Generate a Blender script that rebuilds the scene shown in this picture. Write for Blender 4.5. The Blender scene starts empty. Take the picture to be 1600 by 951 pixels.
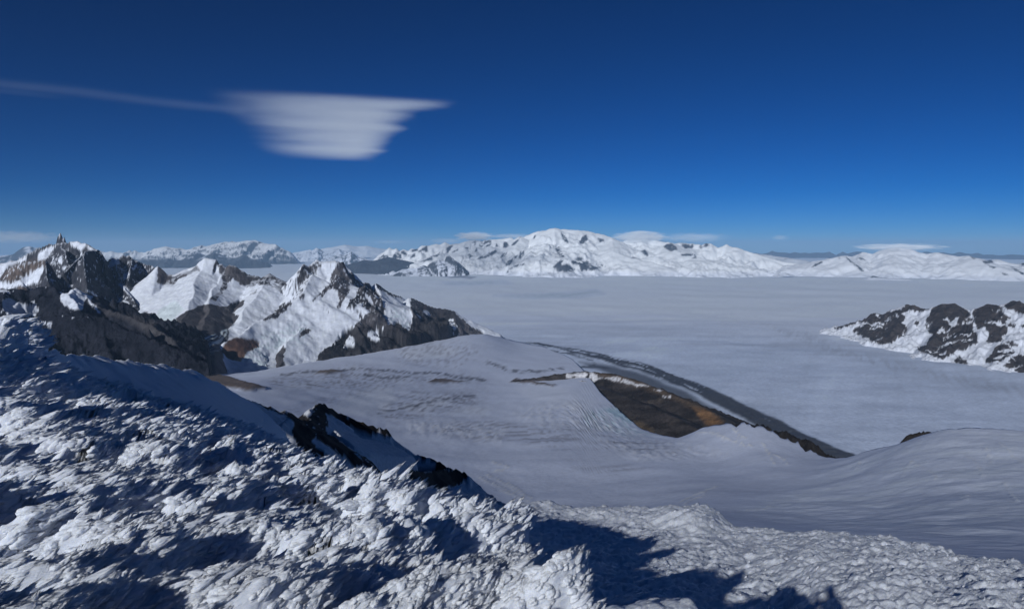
import bpy, math, random
import numpy as np

# ------------------------------------------------------------------ camera, world, sun, exposure
scene = bpy.context.scene
col = scene.collection
H = 1450.0                      # eye height above the ice field (m); the ice field lies at z = 0
FPX = 1062.0                    # focal length in photograph pixels (1600 wide)
PITCH = math.radians(4.71)

cam_data = bpy.data.cameras.new("camera")
cam_data.sensor_width = 36.0
cam_data.lens = 36.0 * FPX / 1600.0
cam_data.clip_start = 0.1
cam_data.clip_end = 600000.0
cam = bpy.data.objects.new("camera", cam_data)
cam.location = (0, 0, H)
cam.rotation_euler = (math.pi / 2 - PITCH, 0, 0)
col.objects.link(cam)
scene.camera = cam

SUN_AZ = math.radians(25.5)     # the light travels this far to the right of straight ahead
SUN_EL = math.radians(24.6)
world = bpy.data.worlds.new("World")
scene.world = world
world.use_nodes = True
wn, wl = world.node_tree.nodes, world.node_tree.links
wn.clear()
sky = wn.new("ShaderNodeTexSky")
sky.sky_type = 'NISHITA'
sky.sun_disc = False
sky.sun_elevation = SUN_EL
sky.sun_rotation = SUN_AZ + math.pi
sky.altitude = 4500.0
sky.air_density = 1.0
sky.dust_density = 0.0
sky.ozone_density = 10.0
hsv = wn.new("ShaderNodeHueSaturation")
hsv.inputs["Saturation"].default_value = 1.06
hsv.inputs["Hue"].default_value = 0.494
bg = wn.new("ShaderNodeBackground")
bg.inputs["Strength"].default_value = 0.05
wo = wn.new("ShaderNodeOutputWorld")
gam = wn.new("ShaderNodeGamma")
gam.inputs["Gamma"].default_value = 1.5
dim = wn.new("ShaderNodeMix")
dim.data_type = 'RGBA'
dim.blend_type = 'MULTIPLY'
dim.inputs[0].default_value = 1.0
dim.inputs[7].default_value = (0.46, 0.49, 0.49, 1)
wl.new(sky.outputs[0], gam.inputs["Color"])
wl.new(gam.outputs[0], dim.inputs[6])
wl.new(dim.outputs[2], hsv.inputs["Color"])
wl.new(hsv.outputs[0], bg.inputs["Color"])
wl.new(bg.outputs[0], wo.inputs["Surface"])

sun_data = bpy.data.lights.new("sun", 'SUN')
sun_data.energy = 5.0
sun_data.angle = math.radians(0.53)
sun_data.color = (0.95, 0.975, 1.0)
sun = bpy.data.objects.new("sun", sun_data)
sun.rotation_euler = (math.pi / 2 - SUN_EL, 0, -SUN_AZ)
sun.location = (0, 0, H + 500)
col.objects.link(sun)

scene.view_settings.view_transform = 'Standard'
scene.view_settings.look = 'None'
scene.view_settings.exposure = -0.6
scene.view_settings.gamma = 1.0
scene.cycles.max_bounces = 4
scene.cycles.volume_bounces = 2
scene.cycles.volume_step_rate = 0.4
scene.cycles.use_denoising = True

# ------------------------------------------------------------------ helpers: survey geometry
CP, SP = math.cos(PITCH), math.sin(PITCH)

def ray(px, py):
    x = np.asarray(px, float) - 800.0
    u = 475.5 - np.asarray(py, float)
    return x, FPX * CP + u * SP, u * CP - FPX * SP

def P(px, py, d):
    """the point seen at (px, py) that lies d metres away on the map"""
    x, y, z = ray(px, py)
    k = d / np.hypot(x, y)
    return np.array([x * k, y * k, H + z * k])

def project(x, y, z):
    zz = z - H
    f = y * CP - zz * SP
    u = y * SP + zz * CP
    f = np.maximum(f, 1e-3)
    return 800.0 + FPX * x / f, 475.5 - FPX * u / f

def az_of(px, py=475.5):
    x, y, z = ray(px, py)
    return math.atan2(x, y)

# ------------------------------------------------------------------ helpers: noise
def _hash(ix, iy, seed):
    h = (ix.astype(np.int64) * 374761393 + iy.astype(np.int64) * 668265263 + seed * 1442695041) & 0xFFFFFFFF
    h = ((h ^ (h >> 13)) * 1274126177) & 0xFFFFFFFF
    h = ((h ^ (h >> 16)) * 2246822519) & 0xFFFFFFFF
    return (h ^ (h >> 15)) & 0xFFFFFFFF

def perlin(x, y, seed=0):
    x = np.asarray(x, float); y = np.asarray(y, float)
    x0 = np.floor(x); y0 = np.floor(y)
    fx, fy = x - x0, y - y0
    ix, iy = x0.astype(np.int64), y0.astype(np.int64)
    def g(dx, dy):
        a = _hash(ix + dx, iy + dy, seed).astype(np.float32) * np.float32(2 * math.pi / 4294967296.0)
        return np.cos(a) * (fx - dx) + np.sin(a) * (fy - dy)
    u = fx * fx * fx * (fx * (fx * 6 - 15) + 10)
    v = fy * fy * fy * (fy * (fy * 6 - 15) + 10)
    a, b, c, d = g(0, 0), g(1, 0), g(0, 1), g(1, 1)
    return ((a + (b - a) * u) * (1 - v) + (c + (d - c) * u) * v) * 1.5

def fbm(x, y, octaves=5, seed=0, gain=0.5, lac=2.03):
    s = 0.0; a = 1.0; t = 0.0
    for i in range(octaves):
        s = s + a * perlin(x, y, seed + i * 17)
        t += a; a *= gain
        x = x * lac + 13.7; y = y * lac - 7.1
    return s / t

def ridged(x, y, octaves=5, seed=0, gain=0.5, lac=2.07):
    s = 0.0; a = 1.0; t = 0.0; w = 1.0
    for i in range(octaves):
        n = 1.0 - np.abs(perlin(x, y, seed + i * 31))
        n = n * n
        s = s + a * n * w
        w = np.clip(n * 1.6, 0, 1)
        t += a; a *= gain
        x = x * lac + 5.3; y = y * lac + 9.1
    return s / t

def worley(x, y, seed=0):
    ix0 = np.floor(x).astype(np.int64); iy0 = np.floor(y).astype(np.int64)
    f1 = np.full(x.shape, 9.0); idh = np.zeros(x.shape, np.int64)
    for dx in (-1, 0, 1):
        for dy in (-1, 0, 1):
            h = _hash(ix0 + dx, iy0 + dy, seed)
            cx = ix0 + dx + (h & 0xFFFF) / 65536.0
            cy = iy0 + dy + (h >> 16) / 65536.0
            d = (x - cx) ** 2 + (y - cy) ** 2
            m = d < f1
            f1 = np.where(m, d, f1); idh = np.where(m, h, idh)
    return np.sqrt(f1), ((idh * 2654435761) & 0xFFFFFF) / 16777216.0

def smooth(a, b, x):
    t = np.clip((x - a) / (b - a), 0, 1)
    return t * t * (3 - 2 * t)

def lerp(a, b, t):
    return a + (b - a) * t

# ------------------------------------------------------------------ helpers: curves, splines, masks
class TPS:
    def __init__(self, xy, v, reg=1e-3):
        xy = np.asarray(xy, float); n = len(xy)
        self.c = xy
        K = self.phi(np.hypot(xy[:, None, 0] - xy[None, :, 0], xy[:, None, 1] - xy[None, :, 1])) + np.eye(n) * reg
        A = np.zeros((n + 3, n + 3)); A[:n, :n] = K
        A[:n, n] = 1; A[:n, n + 1:] = xy; A[n, :n] = 1; A[n + 1:, :n] = xy.T
        self.w = np.linalg.solve(A, np.r_[np.asarray(v, float), 0, 0, 0])
    @staticmethod
    def phi(r):
        return np.where(r > 1e-9, r * r * np.log(np.maximum(r, 1e-9)), 0)
    def __call__(self, x, y):
        s = self.w[-3] + self.w[-2] * x + self.w[-1] * y
        for (cx, cy), w in zip(self.c, self.w):
            s = s + w * self.phi(np.hypot(x - cx, y - cy))
        return s

KD = 2.0
def tps_pixels(pts, mode='slope', reg=1e-3):
    """surface through survey points (px, py, d): ratio of drop to distance as a function of bearing and log distance"""
    xy, v = [], []
    for px, py, d in pts:
        p = P(px, py, d)
        xy.append((math.atan2(p[0], p[1]) * 4, math.log(d) * KD / 2)); v.append((p[2] - H) / d)
    t = TPS(xy, v, reg)
    return lambda az, d: H + d * t(az * 4, np.log(d) * KD / 2)

def seg_dist(x, y, pts):
    """distance to a polyline on the map, height at the nearest point, side (+ = left of travel)"""
    pts = np.asarray(pts, float)
    best = np.full(x.shape, 1e18); zz = np.zeros(x.shape); side = np.zeros(x.shape); tt = np.zeros(x.shape)
    for i in range(len(pts) - 1):
        a, b = pts[i], pts[i + 1]
        ex, ey = b[0] - a[0], b[1] - a[1]
        L = ex * ex + ey * ey + 1e-12
        t = np.clip(((x - a[0]) * ex + (y - a[1]) * ey) / L, 0, 1)
        dx, dy = x - a[0] - t * ex, y - a[1] - t * ey
        d = dx * dx + dy * dy
        m = d < best
        best = np.where(m, d, best)
        if len(a) > 2:
            zz = np.where(m, a[2] + t * (b[2] - a[2]), zz)
        side = np.where(m, np.sign(ex * (y - a[1]) - ey * (x - a[0])), side)
        tt = np.where(m, i + t, tt)
    return np.sqrt(best), zz, side, tt

def in_poly(px, py, poly):
    inside = np.zeros(px.shape, bool)
    n = len(poly)
    for i in range(n):
        x1, y1 = poly[i]; x2, y2 = poly[(i + 1) % n]
        if y1 == y2:
            continue
        c = ((y1 > py) != (y2 > py)) & (px < (x2 - x1) * (py - y1) / (y2 - y1) + x1)
        inside ^= c
    return inside

def poly_dist(px, py, poly):
    """signed distance to a polygon outline, positive inside"""
    pts = list(poly) + [poly[0]]
    d = seg_dist(px, py, pts)[0]
    return np.where(in_poly(px, py, poly), d, -d)

class Mask:
    """regions surveyed on the photograph, transferred onto the points of a surface, with ragged edges"""
    def __init__(self, x, y, z, rough=3.0, scale=0.09, seed=5, sx=1.0):
        px, py = project(x, y, z)
        self.px = px + rough * fbm(px * scale * sx, py * scale, 4, seed)
        self.py = py + rough * fbm(px * scale * sx, py * scale, 4, seed + 50)
    def __call__(self, poly, soft=1.2, grow=0.0):
        b = np.asarray(poly, float)
        m = np.zeros(self.px.shape)
        pad = soft + abs(grow) + 2
        w = (self.px > b[:, 0].min() - pad) & (self.px < b[:, 0].max() + pad) & (self.py > b[:, 1].min() - pad) & (self.py < b[:, 1].max() + pad)
        if w.any():
            m[w] = smooth(-soft, soft, poly_dist(self.px[w], self.py[w], poly) + grow)
        return m
    def line(self, pts, width, soft=None):
        d = seg_dist(self.px, self.py, pts)[0]
        soft = soft or width
        return 1 - smooth(width * 0.5, width * 0.5 + soft, d)

def zoomer(x0, y0, k):
    return lambda *c: [(x0 + c[i] / k, y0 + c[i + 1] / k) for i in range(0, len(c), 2)]

# ------------------------------------------------------------------ helpers: meshes, materials
def set_props(o, label=None, category=None, kind=None, group=None):
    for k, v in (("label", label), ("category", category), ("kind", kind), ("group", group)):
        if v:
            o[k] = v
    return o

def grid_mesh(name, X, Y, Z, color, smooth_shade=True, keep=None):
    r, c = X.shape
    co = np.stack([X, Y, Z], -1).reshape(-1, 3).astype(np.float32)
    idx = np.arange(r * c).reshape(r, c)
    q = np.stack([idx[:-1, :-1], idx[:-1, 1:], idx[1:, 1:], idx[1:, :-1]], -1).reshape(-1, 4)
    if keep is not None:
        kf = keep[:-1, :-1] | keep[:-1, 1:] | keep[1:, 1:] | keep[1:, :-1]
        q = q[kf.reshape(-1)]
    return raw_mesh(name, co, q, color.reshape(-1, 3), smooth_shade)

def raw_mesh(name, co, faces, color=None, smooth_shade=True):
    """faces: (n, k) array of indices"""
    me = bpy.data.meshes.new(name)
    n, k = faces.shape
    me.vertices.add(len(co)); me.vertices.foreach_set("co", np.asarray(co, np.float32).ravel())
    me.loops.add(n * k); me.loops.foreach_set("vertex_index", faces.astype(np.int32).ravel())
    me.polygons.add(n); me.polygons.foreach_set("loop_start", np.arange(0, n * k, k, dtype=np.int32))
    me.update(calc_edges=True)
    me.polygons.foreach_set("use_smooth", np.full(n, smooth_shade))
    if color is not None:
        a = me.attributes.new("Col", 'FLOAT_COLOR', 'POINT')
        a.data.foreach_set("color", np.c_[color, np.ones(len(color))].astype(np.float32).ravel())
    return me

def link(name, me, mat, parent=None):
    o = bpy.data.objects.new(name, me)
    if mat is not None and not me.materials:
        me.materials.append(mat)
    o.parent = parent
    col.objects.link(o)
    return o

def terrain_mat(name, scale, bump, rough=0.7, var=0.25, stretch=(1, 1, 1), spec=0.15, snow_relief=0.18, turn=None):
    """colour from the surface attribute, broken up by two scales of noise; relief finer than the mesh as bump"""
    m = bpy.data.materials.new(name); m.use_nodes = True
    n, l = m.node_tree.nodes, m.node_tree.links
    b = n["Principled BSDF"]
    b.inputs["Roughness"].default_value = rough
    b.inputs["Specular IOR Level"].default_value = spec
    at = n.new("ShaderNodeAttribute"); at.attribute_name = "Col"
    tc = n.new("ShaderNodeNewGeometry")
    mp = n.new("ShaderNodeMapping"); mp.inputs["Scale"].default_value = stretch
    if turn is None:
        l.new(tc.outputs["Position"], mp.inputs["Vector"])
    else:                               # grain drawn out along the wind
        m0 = n.new("ShaderNodeMapping"); m0.inputs["Rotation"].default_value = (0, 0, turn)
        l.new(tc.outputs["Position"], m0.inputs["Vector"]); l.new(m0.outputs[0], mp.inputs["Vector"])
    n1 = n.new("ShaderNodeTexNoise"); n1.inputs["Scale"].default_value = scale; n1.inputs["Detail"].default_value = 6; n1.inputs["Roughness"].default_value = 0.62
    l.new(mp.outputs[0], n1.inputs["Vector"])
    mr = n.new("ShaderNodeMapRange"); mr.inputs["From Min"].default_value = 0.25; mr.inputs["From Max"].default_value = 0.75
    mr.inputs["To Min"].default_value = 1 - var; mr.inputs["To Max"].default_value = 1 + var * 0.6
    l.new(n1.outputs["Fac"], mr.inputs["Value"])
    mx = n.new("ShaderNodeMix"); mx.data_type = 'RGBA'; mx.blend_type = 'MULTIPLY'; mx.inputs["Factor"].default_value = 1.0
    l.new(at.outputs["Color"], mx.inputs[6]); l.new(mr.outputs[0], mx.inputs[7])
    l.new(mx.outputs[2], b.inputs["Base Color"])
    if bump > 0:
        bp = n.new("ShaderNodeBump"); bp.inputs["Strength"].default_value = 1.0; bp.inputs["Distance"].default_value = bump
        bw = n.new("ShaderNodeRGBToBW"); l.new(at.outputs["Color"], bw.inputs[0])     # snow lies smoother than rock
        sr = n.new("ShaderNodeMapRange"); l.new(bw.outputs[0], sr.inputs["Value"])
        sr.inputs["From Min"].default_value = 0.25; sr.inputs["From Max"].default_value = 0.6; sr.inputs["To Min"].default_value = 1.0; sr.inputs["To Max"].default_value = snow_relief
        l.new(sr.outputs[0], bp.inputs["Strength"])
        l.new(n1.outputs["Fac"], bp.inputs["Height"]); l.new(bp.outputs[0], b.inputs["Normal"])
    return m

def polar(px0, px1, nc, d0, d1, nr, log=True):
    az = np.linspace(az_of(px0), az_of(px1), nc)
    t = np.linspace(0, 1, nr)
    d = d0 * (d1 / d0) ** t if log else d0 + (d1 - d0) * t
    D, A = np.meshgrid(d, az, indexing='ij')
    return A, D, D * np.sin(A), D * np.cos(A)

def C(*v):
    return np.array(v, float)

SNOW = C(0.77, 0.81, 0.90)
FIRN = C(0.60, 0.61, 0.66)
ICE = C(0.55, 0.66, 0.74)

def paint(base, mask, color):
    return base + (np.asarray(color) - base) * mask[..., None]


def border(Z, low=-300.0, w=0.06):
    """let a mountain sink below the ice before its grid ends at the sides"""
    u = np.linspace(0, 1, Z.shape[1])[None, :]
    k = smooth(0, w, u) * smooth(0, w, 1 - u)
    return low + (Z - low) * k
# ------------------------------------------------------------------ the ice field, out to the horizon
def build_ice_field():
    A, D, X, Y = polar(-260, 1860, 640, 2600, 170000, 380)
    # rows closer together where the ice is seen from nearer by
    rows = H * FPX / np.linspace(H * FPX / 2600, H * FPX / 170000, 380)
    D = np.broadcast_to(rows[:, None], A.shape); X, Y = D * np.sin(A), D * np.cos(A)
    # slow swells of the ice, gentler than a degree or two
    Z = 45 * fbm(X / 2600, Y / 2200, 4, 3) + 12 * fbm(X / 900, Y / 500, 4, 9)
    Z *= smooth(2600, 6000, D) * 0.8 + 0.2
    Z += 60 * fbm(X / 9000, Y / 9000, 2, 41) * smooth(12000, 22000, D)
    # the far ice cap rises in broad snow domes
    far = smooth(30000, 60000, D)
    Z += far * 330 * np.clip(fbm(X / 15000, Y / 15000, 3, 77) + 0.15, 0, 1)
    Z += smooth(16000, 26000, D) * (70 * fbm(X / 4200, Y / 2600, 4, 43) + 22 * fbm(X / 1300, Y / 900, 3, 44))
    m = Mask(X, Y, Z, rough=5, scale=0.03, seed=8, sx=0.4)
    px, py = project(X, Y, Z)
    c = np.broadcast_to(C(0.56, 0.635, 0.79), X.shape + (3,)).copy()
    # long faint bands that follow the flow of the ice towards the lower right
    fl = fbm((X - 0.55 * Y) / 900, (Y + 0.3 * X) / 9000, 4, 21)
    fl2 = fbm((X - 0.55 * Y) / 220, (Y + 0.3 * X) / 4000, 4, 22)
    near = 1 - smooth(9000, 16000, D)
    c *= (1 + 0.12 * fl + 0.10 * fl2 * near + 0.16 * near * fbm(X / 1100 + 0.5 * fl, Y / 420, 5, 23, 0.6))[..., None]
    wide = fbm(X / 5000, Y / 2600, 4, 31)
    c *= (1 + 0.20 * wide)[..., None]
    # drifts and bare patches drawn out across the view by the prevailing wind
    dr = fbm(X / 5200 + 0.4 * wide, Y / 700, 5, 33, 0.6)
    dr2 = fbm(X / 1500, Y / 260, 4, 35, 0.6)
    c *= (1 + 0.42 * dr * smooth(6000, 12000, D) + 0.22 * dr2 * smooth(8000, 14000, D))[..., None]
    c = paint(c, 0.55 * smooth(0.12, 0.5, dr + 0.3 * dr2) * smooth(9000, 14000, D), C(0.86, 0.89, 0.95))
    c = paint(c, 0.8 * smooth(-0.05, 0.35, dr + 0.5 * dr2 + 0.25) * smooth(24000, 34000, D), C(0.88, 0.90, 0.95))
    gran = fbm(X / 45, Y / 70, 3, 36, 0.7)
    c *= (1 + 0.22 * gran * near * 0.6)[..., None]
    c = paint(c, 0.5 * smooth(0.0, 0.5, fbm(X / 1500, Y / 2500, 3, 15)) * near, C(0.52, 0.60, 0.75))
    # beyond 20 km the dry snow is cleaner
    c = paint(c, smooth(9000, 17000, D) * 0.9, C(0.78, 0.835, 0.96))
    # bare blue ice and meltwater sheets in the distance
    melt = C(0.16, 0.24, 0.36)
    for poly in ([(1078, 430), (1120, 427), (1160, 428), (1190, 429), (1160, 432), (1110, 431)], [(1205, 430), (1235, 430), (1240, 432), (1212, 433)],
                 [(1060, 428), (1085, 428), (1080, 430), (1065, 430)]):
        c = paint(c, m(poly, soft=1.0) * 0.8, melt)
    ice = C(0.40, 0.52, 0.60)
    for poly in ([(770, 462), (860, 458), (930, 455), (945, 460), (900, 465), (820, 466)], [(690, 443), (720, 440), (790, 438), (800, 442), (740, 446), (700, 446)]):
        c = paint(c, m(poly, soft=3) * 0.6 * (0.5 + 0.5 * smooth(-0.2, 0.3, fl2)), ice)
    for poly in ([(686, 432), (715, 428), (745, 432), (735, 434), (700, 434)], [(770, 429), (800, 427), (806, 429), (780, 431)]):
        c = paint(c, m(poly, soft=0.8) * 0.7, C(0.10, 0.12, 0.16))
    # crevassed, brighter ice where the stream bends round the rock ridge
    cr = m([(1080, 478), (1180, 492), (1330, 512), (1400, 545), (1320, 525), (1200, 512), (1120, 500)], soft=10)
    c = paint(c, cr * 0.55 * smooth(-0.2, 0.35, fbm(X / 120, Y / 300, 4, 61)), SNOW)
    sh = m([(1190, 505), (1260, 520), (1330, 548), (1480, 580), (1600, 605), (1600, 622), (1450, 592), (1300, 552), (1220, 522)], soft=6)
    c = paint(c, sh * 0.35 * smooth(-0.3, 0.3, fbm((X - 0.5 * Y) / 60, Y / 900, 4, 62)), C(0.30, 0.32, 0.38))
    # medial moraine: dark debris carried along the ice in an arc
    mor = [(806, 543), (835, 537), (880, 545), (940, 558), (1000, 573), (1060, 595), (1120, 622), (1180, 652), (1240, 682), (1330, 722), (1420, 760)]
    wd = [2, 3, 6, 8, 11, 14, 17, 19, 20, 20, 20]
    d, _, side, t = seg_dist(m.px, m.py, mor)
    w = np.interp(t, range(len(wd)), wd)
    band = 1 - smooth(w * 0.45, w * 0.7, d)
    st = smooth(-0.12, 0.10, fbm(d * side / 3.0, t * 0.8, 3, 71) + 0.10 * (t - 2))
    c = paint(c, band * st * 0.93, C(0.035, 0.037, 0.045))
    inner = m([(905, 566), (960, 570), (1010, 585), (1070, 612), (1130, 645), (1200, 690), (1140, 690), (1080, 650), (1020, 610), (950, 585)], soft=5)
    c = paint(c, inner * 0.85, C(0.045, 0.05, 0.062))
    # outlying threads of debris, folded by the ice
    for pts, w_ in (([(800, 545), (815, 535), (845, 537), (890, 545), (945, 556)], 1.4), ([(803, 547), (830, 551), (870, 550), (905, 552), (950, 562), (985, 572)], 1.2),
                    ([(818, 540), (850, 546), (890, 552), (925, 563), (930, 570), (905, 575), (860, 577), (815, 577), (805, 582)], 1.3),
                    ([(760, 565), (780, 570), (800, 580), (830, 580), (880, 574), (950, 574)], 1.6), ([(765, 563), (800, 565), (830, 572)], 1.0)):
        c = paint(c, m.line(pts, w_) * 0.75 * smooth(-0.5, 0.0, fbm(X / 90, Y / 90, 3, 75)), C(0.06, 0.065, 0.08))
    Z += 14 * band * st * (0.6 + fbm(X / 70, Y / 70, 3, 73)) + 6 * cr * ridged(X / 140, Y / 140, 3, 64)
    Z += near * 3.0 * fbm(X / 60, Y / 130, 3, 65)
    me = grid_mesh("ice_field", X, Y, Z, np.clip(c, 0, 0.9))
    o = link("ice_field", me, terrain_mat("glacier_ice", 0.03, 6.0, 0.6, 0.16, snow_relief=1.0))
    set_props(o, "wide grey-white ice field spreading to the far horizon", "ice field", "structure")

# ------------------------------------------------------------------ mountains: ridges with flanks
def heights(X, Y, ridges, warp=120, wscale=900, seed=1):
    """ridges: (points, slope, R, p): the flank falls slope*R*((1+d/R)^p-1)/p below the crest"""
    wx = warp * fbm(X / wscale, Y / wscale, 4, seed); wy = warp * fbm(X / wscale, Y / wscale, 4, seed + 7)
    best = None; drop = None
    for rg in ridges:
        pts, s, R, p = rg[:4]
        k = rg[4] if len(rg) > 4 else 1.0
        d, z, side, t = seg_dist(X + wx * k, Y + wy * k, pts)
        dr = s * R * ((1 + d / R) ** p - 1) / p
        h = z - dr
        if best is None:
            best, drop = h, dr
        else:
            m = h > best
            best = np.where(m, h, best); drop = np.where(m, dr, drop)
    return best, drop

def crest(pts, d0, d1=None):
    """skyline (px, py) at distances running from d0 to d1"""
    d1 = d1 or d0
    n = len(pts)
    return np.array([P(x, y, d0 + (d1 - d0) * i / (n - 1)) for i, (x, y) in enumerate(pts)])

def crest3(*pts):
    return np.array([P(*p) for p in pts])

def slope_of(X, Y, Z):
    """steepness and compass of a polar grid"""
    def gr(a, ax):
        return np.gradient(a, axis=ax)
    xu, yu, zu = gr(X, 1), gr(Y, 1), gr(Z, 1)
    xv, yv, zv = gr(X, 0), gr(Y, 0), gr(Z, 0)
    nx, ny, nz = yu * zv - zu * yv, zu * xv - xu * zv, xu * yv - yu * xv
    L = np.sqrt(nx * nx + ny * ny + nz * nz) + 1e-9
    s = np.sign(nz)
    return nx / L * s, ny / L * s, np.abs(nz) / L

z1 = zoomer(0, 340, 3.6575)
z2 = zoomer(280, 360, 3.2)
z3 = zoomer(580, 340, 5.0)
z4 = zoomer(860, 340, 3.81)
z5 = zoomer(1150, 360, 3.5556)
z6 = zoomer(1280, 450, 5.0)
z7 = zoomer(760, 500, 2.6667)
z8 = zoomer(0, 340, 7.2727)
zk = zoomer(340, 520, 3.077)

def rock_colors(X, Y, Z, dark, light, seed, scale=300):
    n = fbm(X / scale, Y / scale + Z / scale * 0.7, 5, seed)
    strata = fbm(X / (scale * 6), Z / (scale * 0.12) + 0.5 * n, 3, seed + 3)
    t = np.clip(0.5 + 0.9 * n + 0.25 * strata, 0, 1)[..., None]
    return np.asarray(dark) * (1 - t) + np.asarray(light) * t

# central rocky peak with hanging glaciers
def build_central_peak():
    A, D, X, Y = polar(270, 800, 420, 6600, 12400, 240, False)
    sky1 = z2(560, 300, 580, 238, 600, 218, 612, 178, 621, 166, 650, 176, 675, 156, 692, 143, 705, 150, 722, 153, 750, 151, 780, 148, 800, 160, 818, 154, 828, 178, 838, 200, 862, 207, 872, 226, 880, 238, 895, 256, 912, 264, 930, 258, 948, 262, 962, 282, 980, 262, 1000, 272, 1015, 285, 1060, 313, 1085, 322, 1110, 330, 1135, 347, 1160, 334, 1200, 353, 1240, 372, 1280, 385, 1330, 390, 1365, 400, 1400, 432, 1440, 463, 1480, 494, 1522, 521, 1560, 545)
    main = crest(sky1, 8700, 11300)
    R = [(main, 1.25, 260, 0.52, 0.25)]
    # ribs running down towards the viewer
    def z2d(a, b, d):
        return (280 + a / 3.2, 360 + b / 3.2, d)
    R.append((crest3(z2d(618, 172, 9200), z2d(650, 178, 9150), z2d(692, 146, 9120), z2d(735, 152, 9100), z2d(782, 149, 9100), z2d(818, 158, 9150), z2d(850, 205, 9250)), 2.2, 110, 0.5, 0.1))
    R.append((crest3((280 + 685 / 3.2, 360 + 215 / 3.2, 8800), (280 + 640 / 3.2, 360 + 290 / 3.2, 8500), (280 + 560 / 3.2, 360 + 365 / 3.2, 8250), (280 + 420 / 3.2, 360 + 445 / 3.2, 7900), (280 + 300 / 3.2, 360 + 520 / 3.2, 7450), (280 + 230 / 3.2, 360 + 560 / 3.2, 7250), (280 + 120 / 3.2, 360 + 690 / 3.2, 7000)), 0.75, 400, 0.6))
    R.append((crest3((280 + 795 / 3.2, 360 + 220 / 3.2, 8900), (280 + 770 / 3.2, 360 + 280 / 3.2, 8650), (280 + 700 / 3.2, 360 + 350 / 3.2, 8450), (280 + 640 / 3.2, 360 + 470 / 3.2, 8000), (280 + 560 / 3.2, 360 + 570 / 3.2, 7500), (280 + 520 / 3.2, 360 + 680 / 3.2, 7050)), 0.7, 400, 0.6))
    R.append((crest3((280 + 900 / 3.2, 360 + 262 / 3.2, 9350), (280 + 930 / 3.2, 360 + 340 / 3.2, 9000), (280 + 890 / 3.2, 360 + 440 / 3.2, 8550), (280 + 800 / 3.2, 360 + 560 / 3.2, 7800), (280 + 700 / 3.2, 360 + 640 / 3.2, 7400)), 0.8, 350, 0.6))
    R.append((crest3((280 + 1160 / 3.2, 360 + 335 / 3.2, 10100), (280 + 1165 / 3.2, 360 + 430 / 3.2, 9600), (280 + 1120 / 3.2, 360 + 560 / 3.2, 9000)), 0.8, 350, 0.6))
    R.append((crest3((280 + 985 / 3.2, 360 + 263 / 3.2, 9700), (280 + 1020 / 3.2, 360 + 360 / 3.2, 9350), (280 + 1060 / 3.2, 360 + 470 / 3.2, 9000)), 0.9, 300, 0.6))
    R.append((crest3((280 + 1365 / 3.2, 360 + 400 / 3.2, 10700), (280 + 1390 / 3.2, 360 + 480 / 3.2, 10300), (280 + 1380 / 3.2, 360 + 530 / 3.2, 10000)), 0.7, 300, 0.6))
    # apron of rock and broken ice at the foot of the front face
    R.append((crest3(z2d(60, 700, 6900), z2d(160, 665, 7000), z2d(250, 600, 7250), z2d(330, 600, 7300), z2d(430, 620, 7350), z2d(520, 650, 7300)), 0.5, 400, 0.7, 0.5))
    Z, drop = heights(X, Y, R, 110, 700, 11)
    k = smooth(0, 260, drop)
    rg = ridged(X / 420, Y / 420, 6, 13)
    Zb = Z
    Z = Z + k * (170 * (rg - 0.55)) + (0.25 + 0.75 * k) * 50 * fbm(X / 120, Y / 120, 5, 14, 0.6)
    rough = Z - Zb
    lipd = np.interp(np.degrees(A[0]), [math.degrees(az_of(q[0])) for q in LIP], [q[1] for q in LIP])[None, :]
    Z = Z - 900 * smooth(-100, 500, lipd - D) * smooth(az_of(480), az_of(560), A)
    Z = border(Z, -200, 0.04)
    nx, ny, nz = slope_of(X, Y, Z)
    m = Mask(X, Y, Z, 3.2, 0.11, 15)
    fine = fbm(X / 70, Y / 70 + Z / 60, 4, 19)
    snow = np.ones(X.shape)
    rk = 0 * snow
    def rock(poly, a=1.0, **kw):
        nonlocal rk
        rk = np.maximum(rk, m(poly, **kw) * a)
    rock(z2(565, 330, 580, 235, 620, 160, 650, 170, 692, 138, 712, 175, 690, 210, 660, 262, 640, 300, 655, 330, 605, 355, 568, 352), 0.62)
    rock(z2(797, 150, 822, 150, 838, 200, 868, 210, 888, 245, 872, 290, 842, 330, 800, 385, 778, 400, 800, 352, 790, 310, 770, 290, 742, 300, 722, 332, 690, 352, 662, 357, 700, 310, 745, 268, 760, 222, 780, 185), 0.95)
    rock(z2(870, 240, 912, 258, 948, 256, 962, 285, 985, 300, 1010, 332, 1030, 392, 1030, 432, 1046, 462, 1100, 466, 1162, 490, 1166, 420, 1150, 382, 1158, 328, 1200, 345, 1280, 378, 1365, 392, 1400, 428, 1440, 458, 1480, 490, 1540, 525, 1400, 560, 1250, 590, 1000, 630, 800, 660, 680, 660, 690, 620, 722, 592, 762, 570, 802, 545, 832, 510, 862, 478, 902, 452, 940, 410, 960, 390, 905, 440, 885, 412, 912, 380, 922, 355, 872, 388, 835, 386, 850, 350, 880, 330, 890, 300))
    rock(z2(975, 255, 1015, 278, 1062, 308, 1110, 325, 1115, 340, 1060, 325, 1020, 305, 990, 290))
    rock(z2(602, 522, 620, 490, 650, 482, 672, 490, 652, 516, 590, 542))
    rock(z2(402, 452, 430, 430, 490, 375, 562, 348, 562, 372, 530, 402, 480, 442))
    rock(z2(425, 700, 470, 640, 522, 575, 537, 590, 520, 640, 530, 672, 500, 700))
    red = np.maximum(m(z2(280, 533, 372, 543, 392, 556, 372, 590, 332, 622, 302, 672, 285, 720, 60, 720, 150, 680, 210, 602, 245, 545)), m(z2(-80, 640, 130, 650, 110, 700, 420, 688, 430, 800, -80, 800)))
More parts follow.
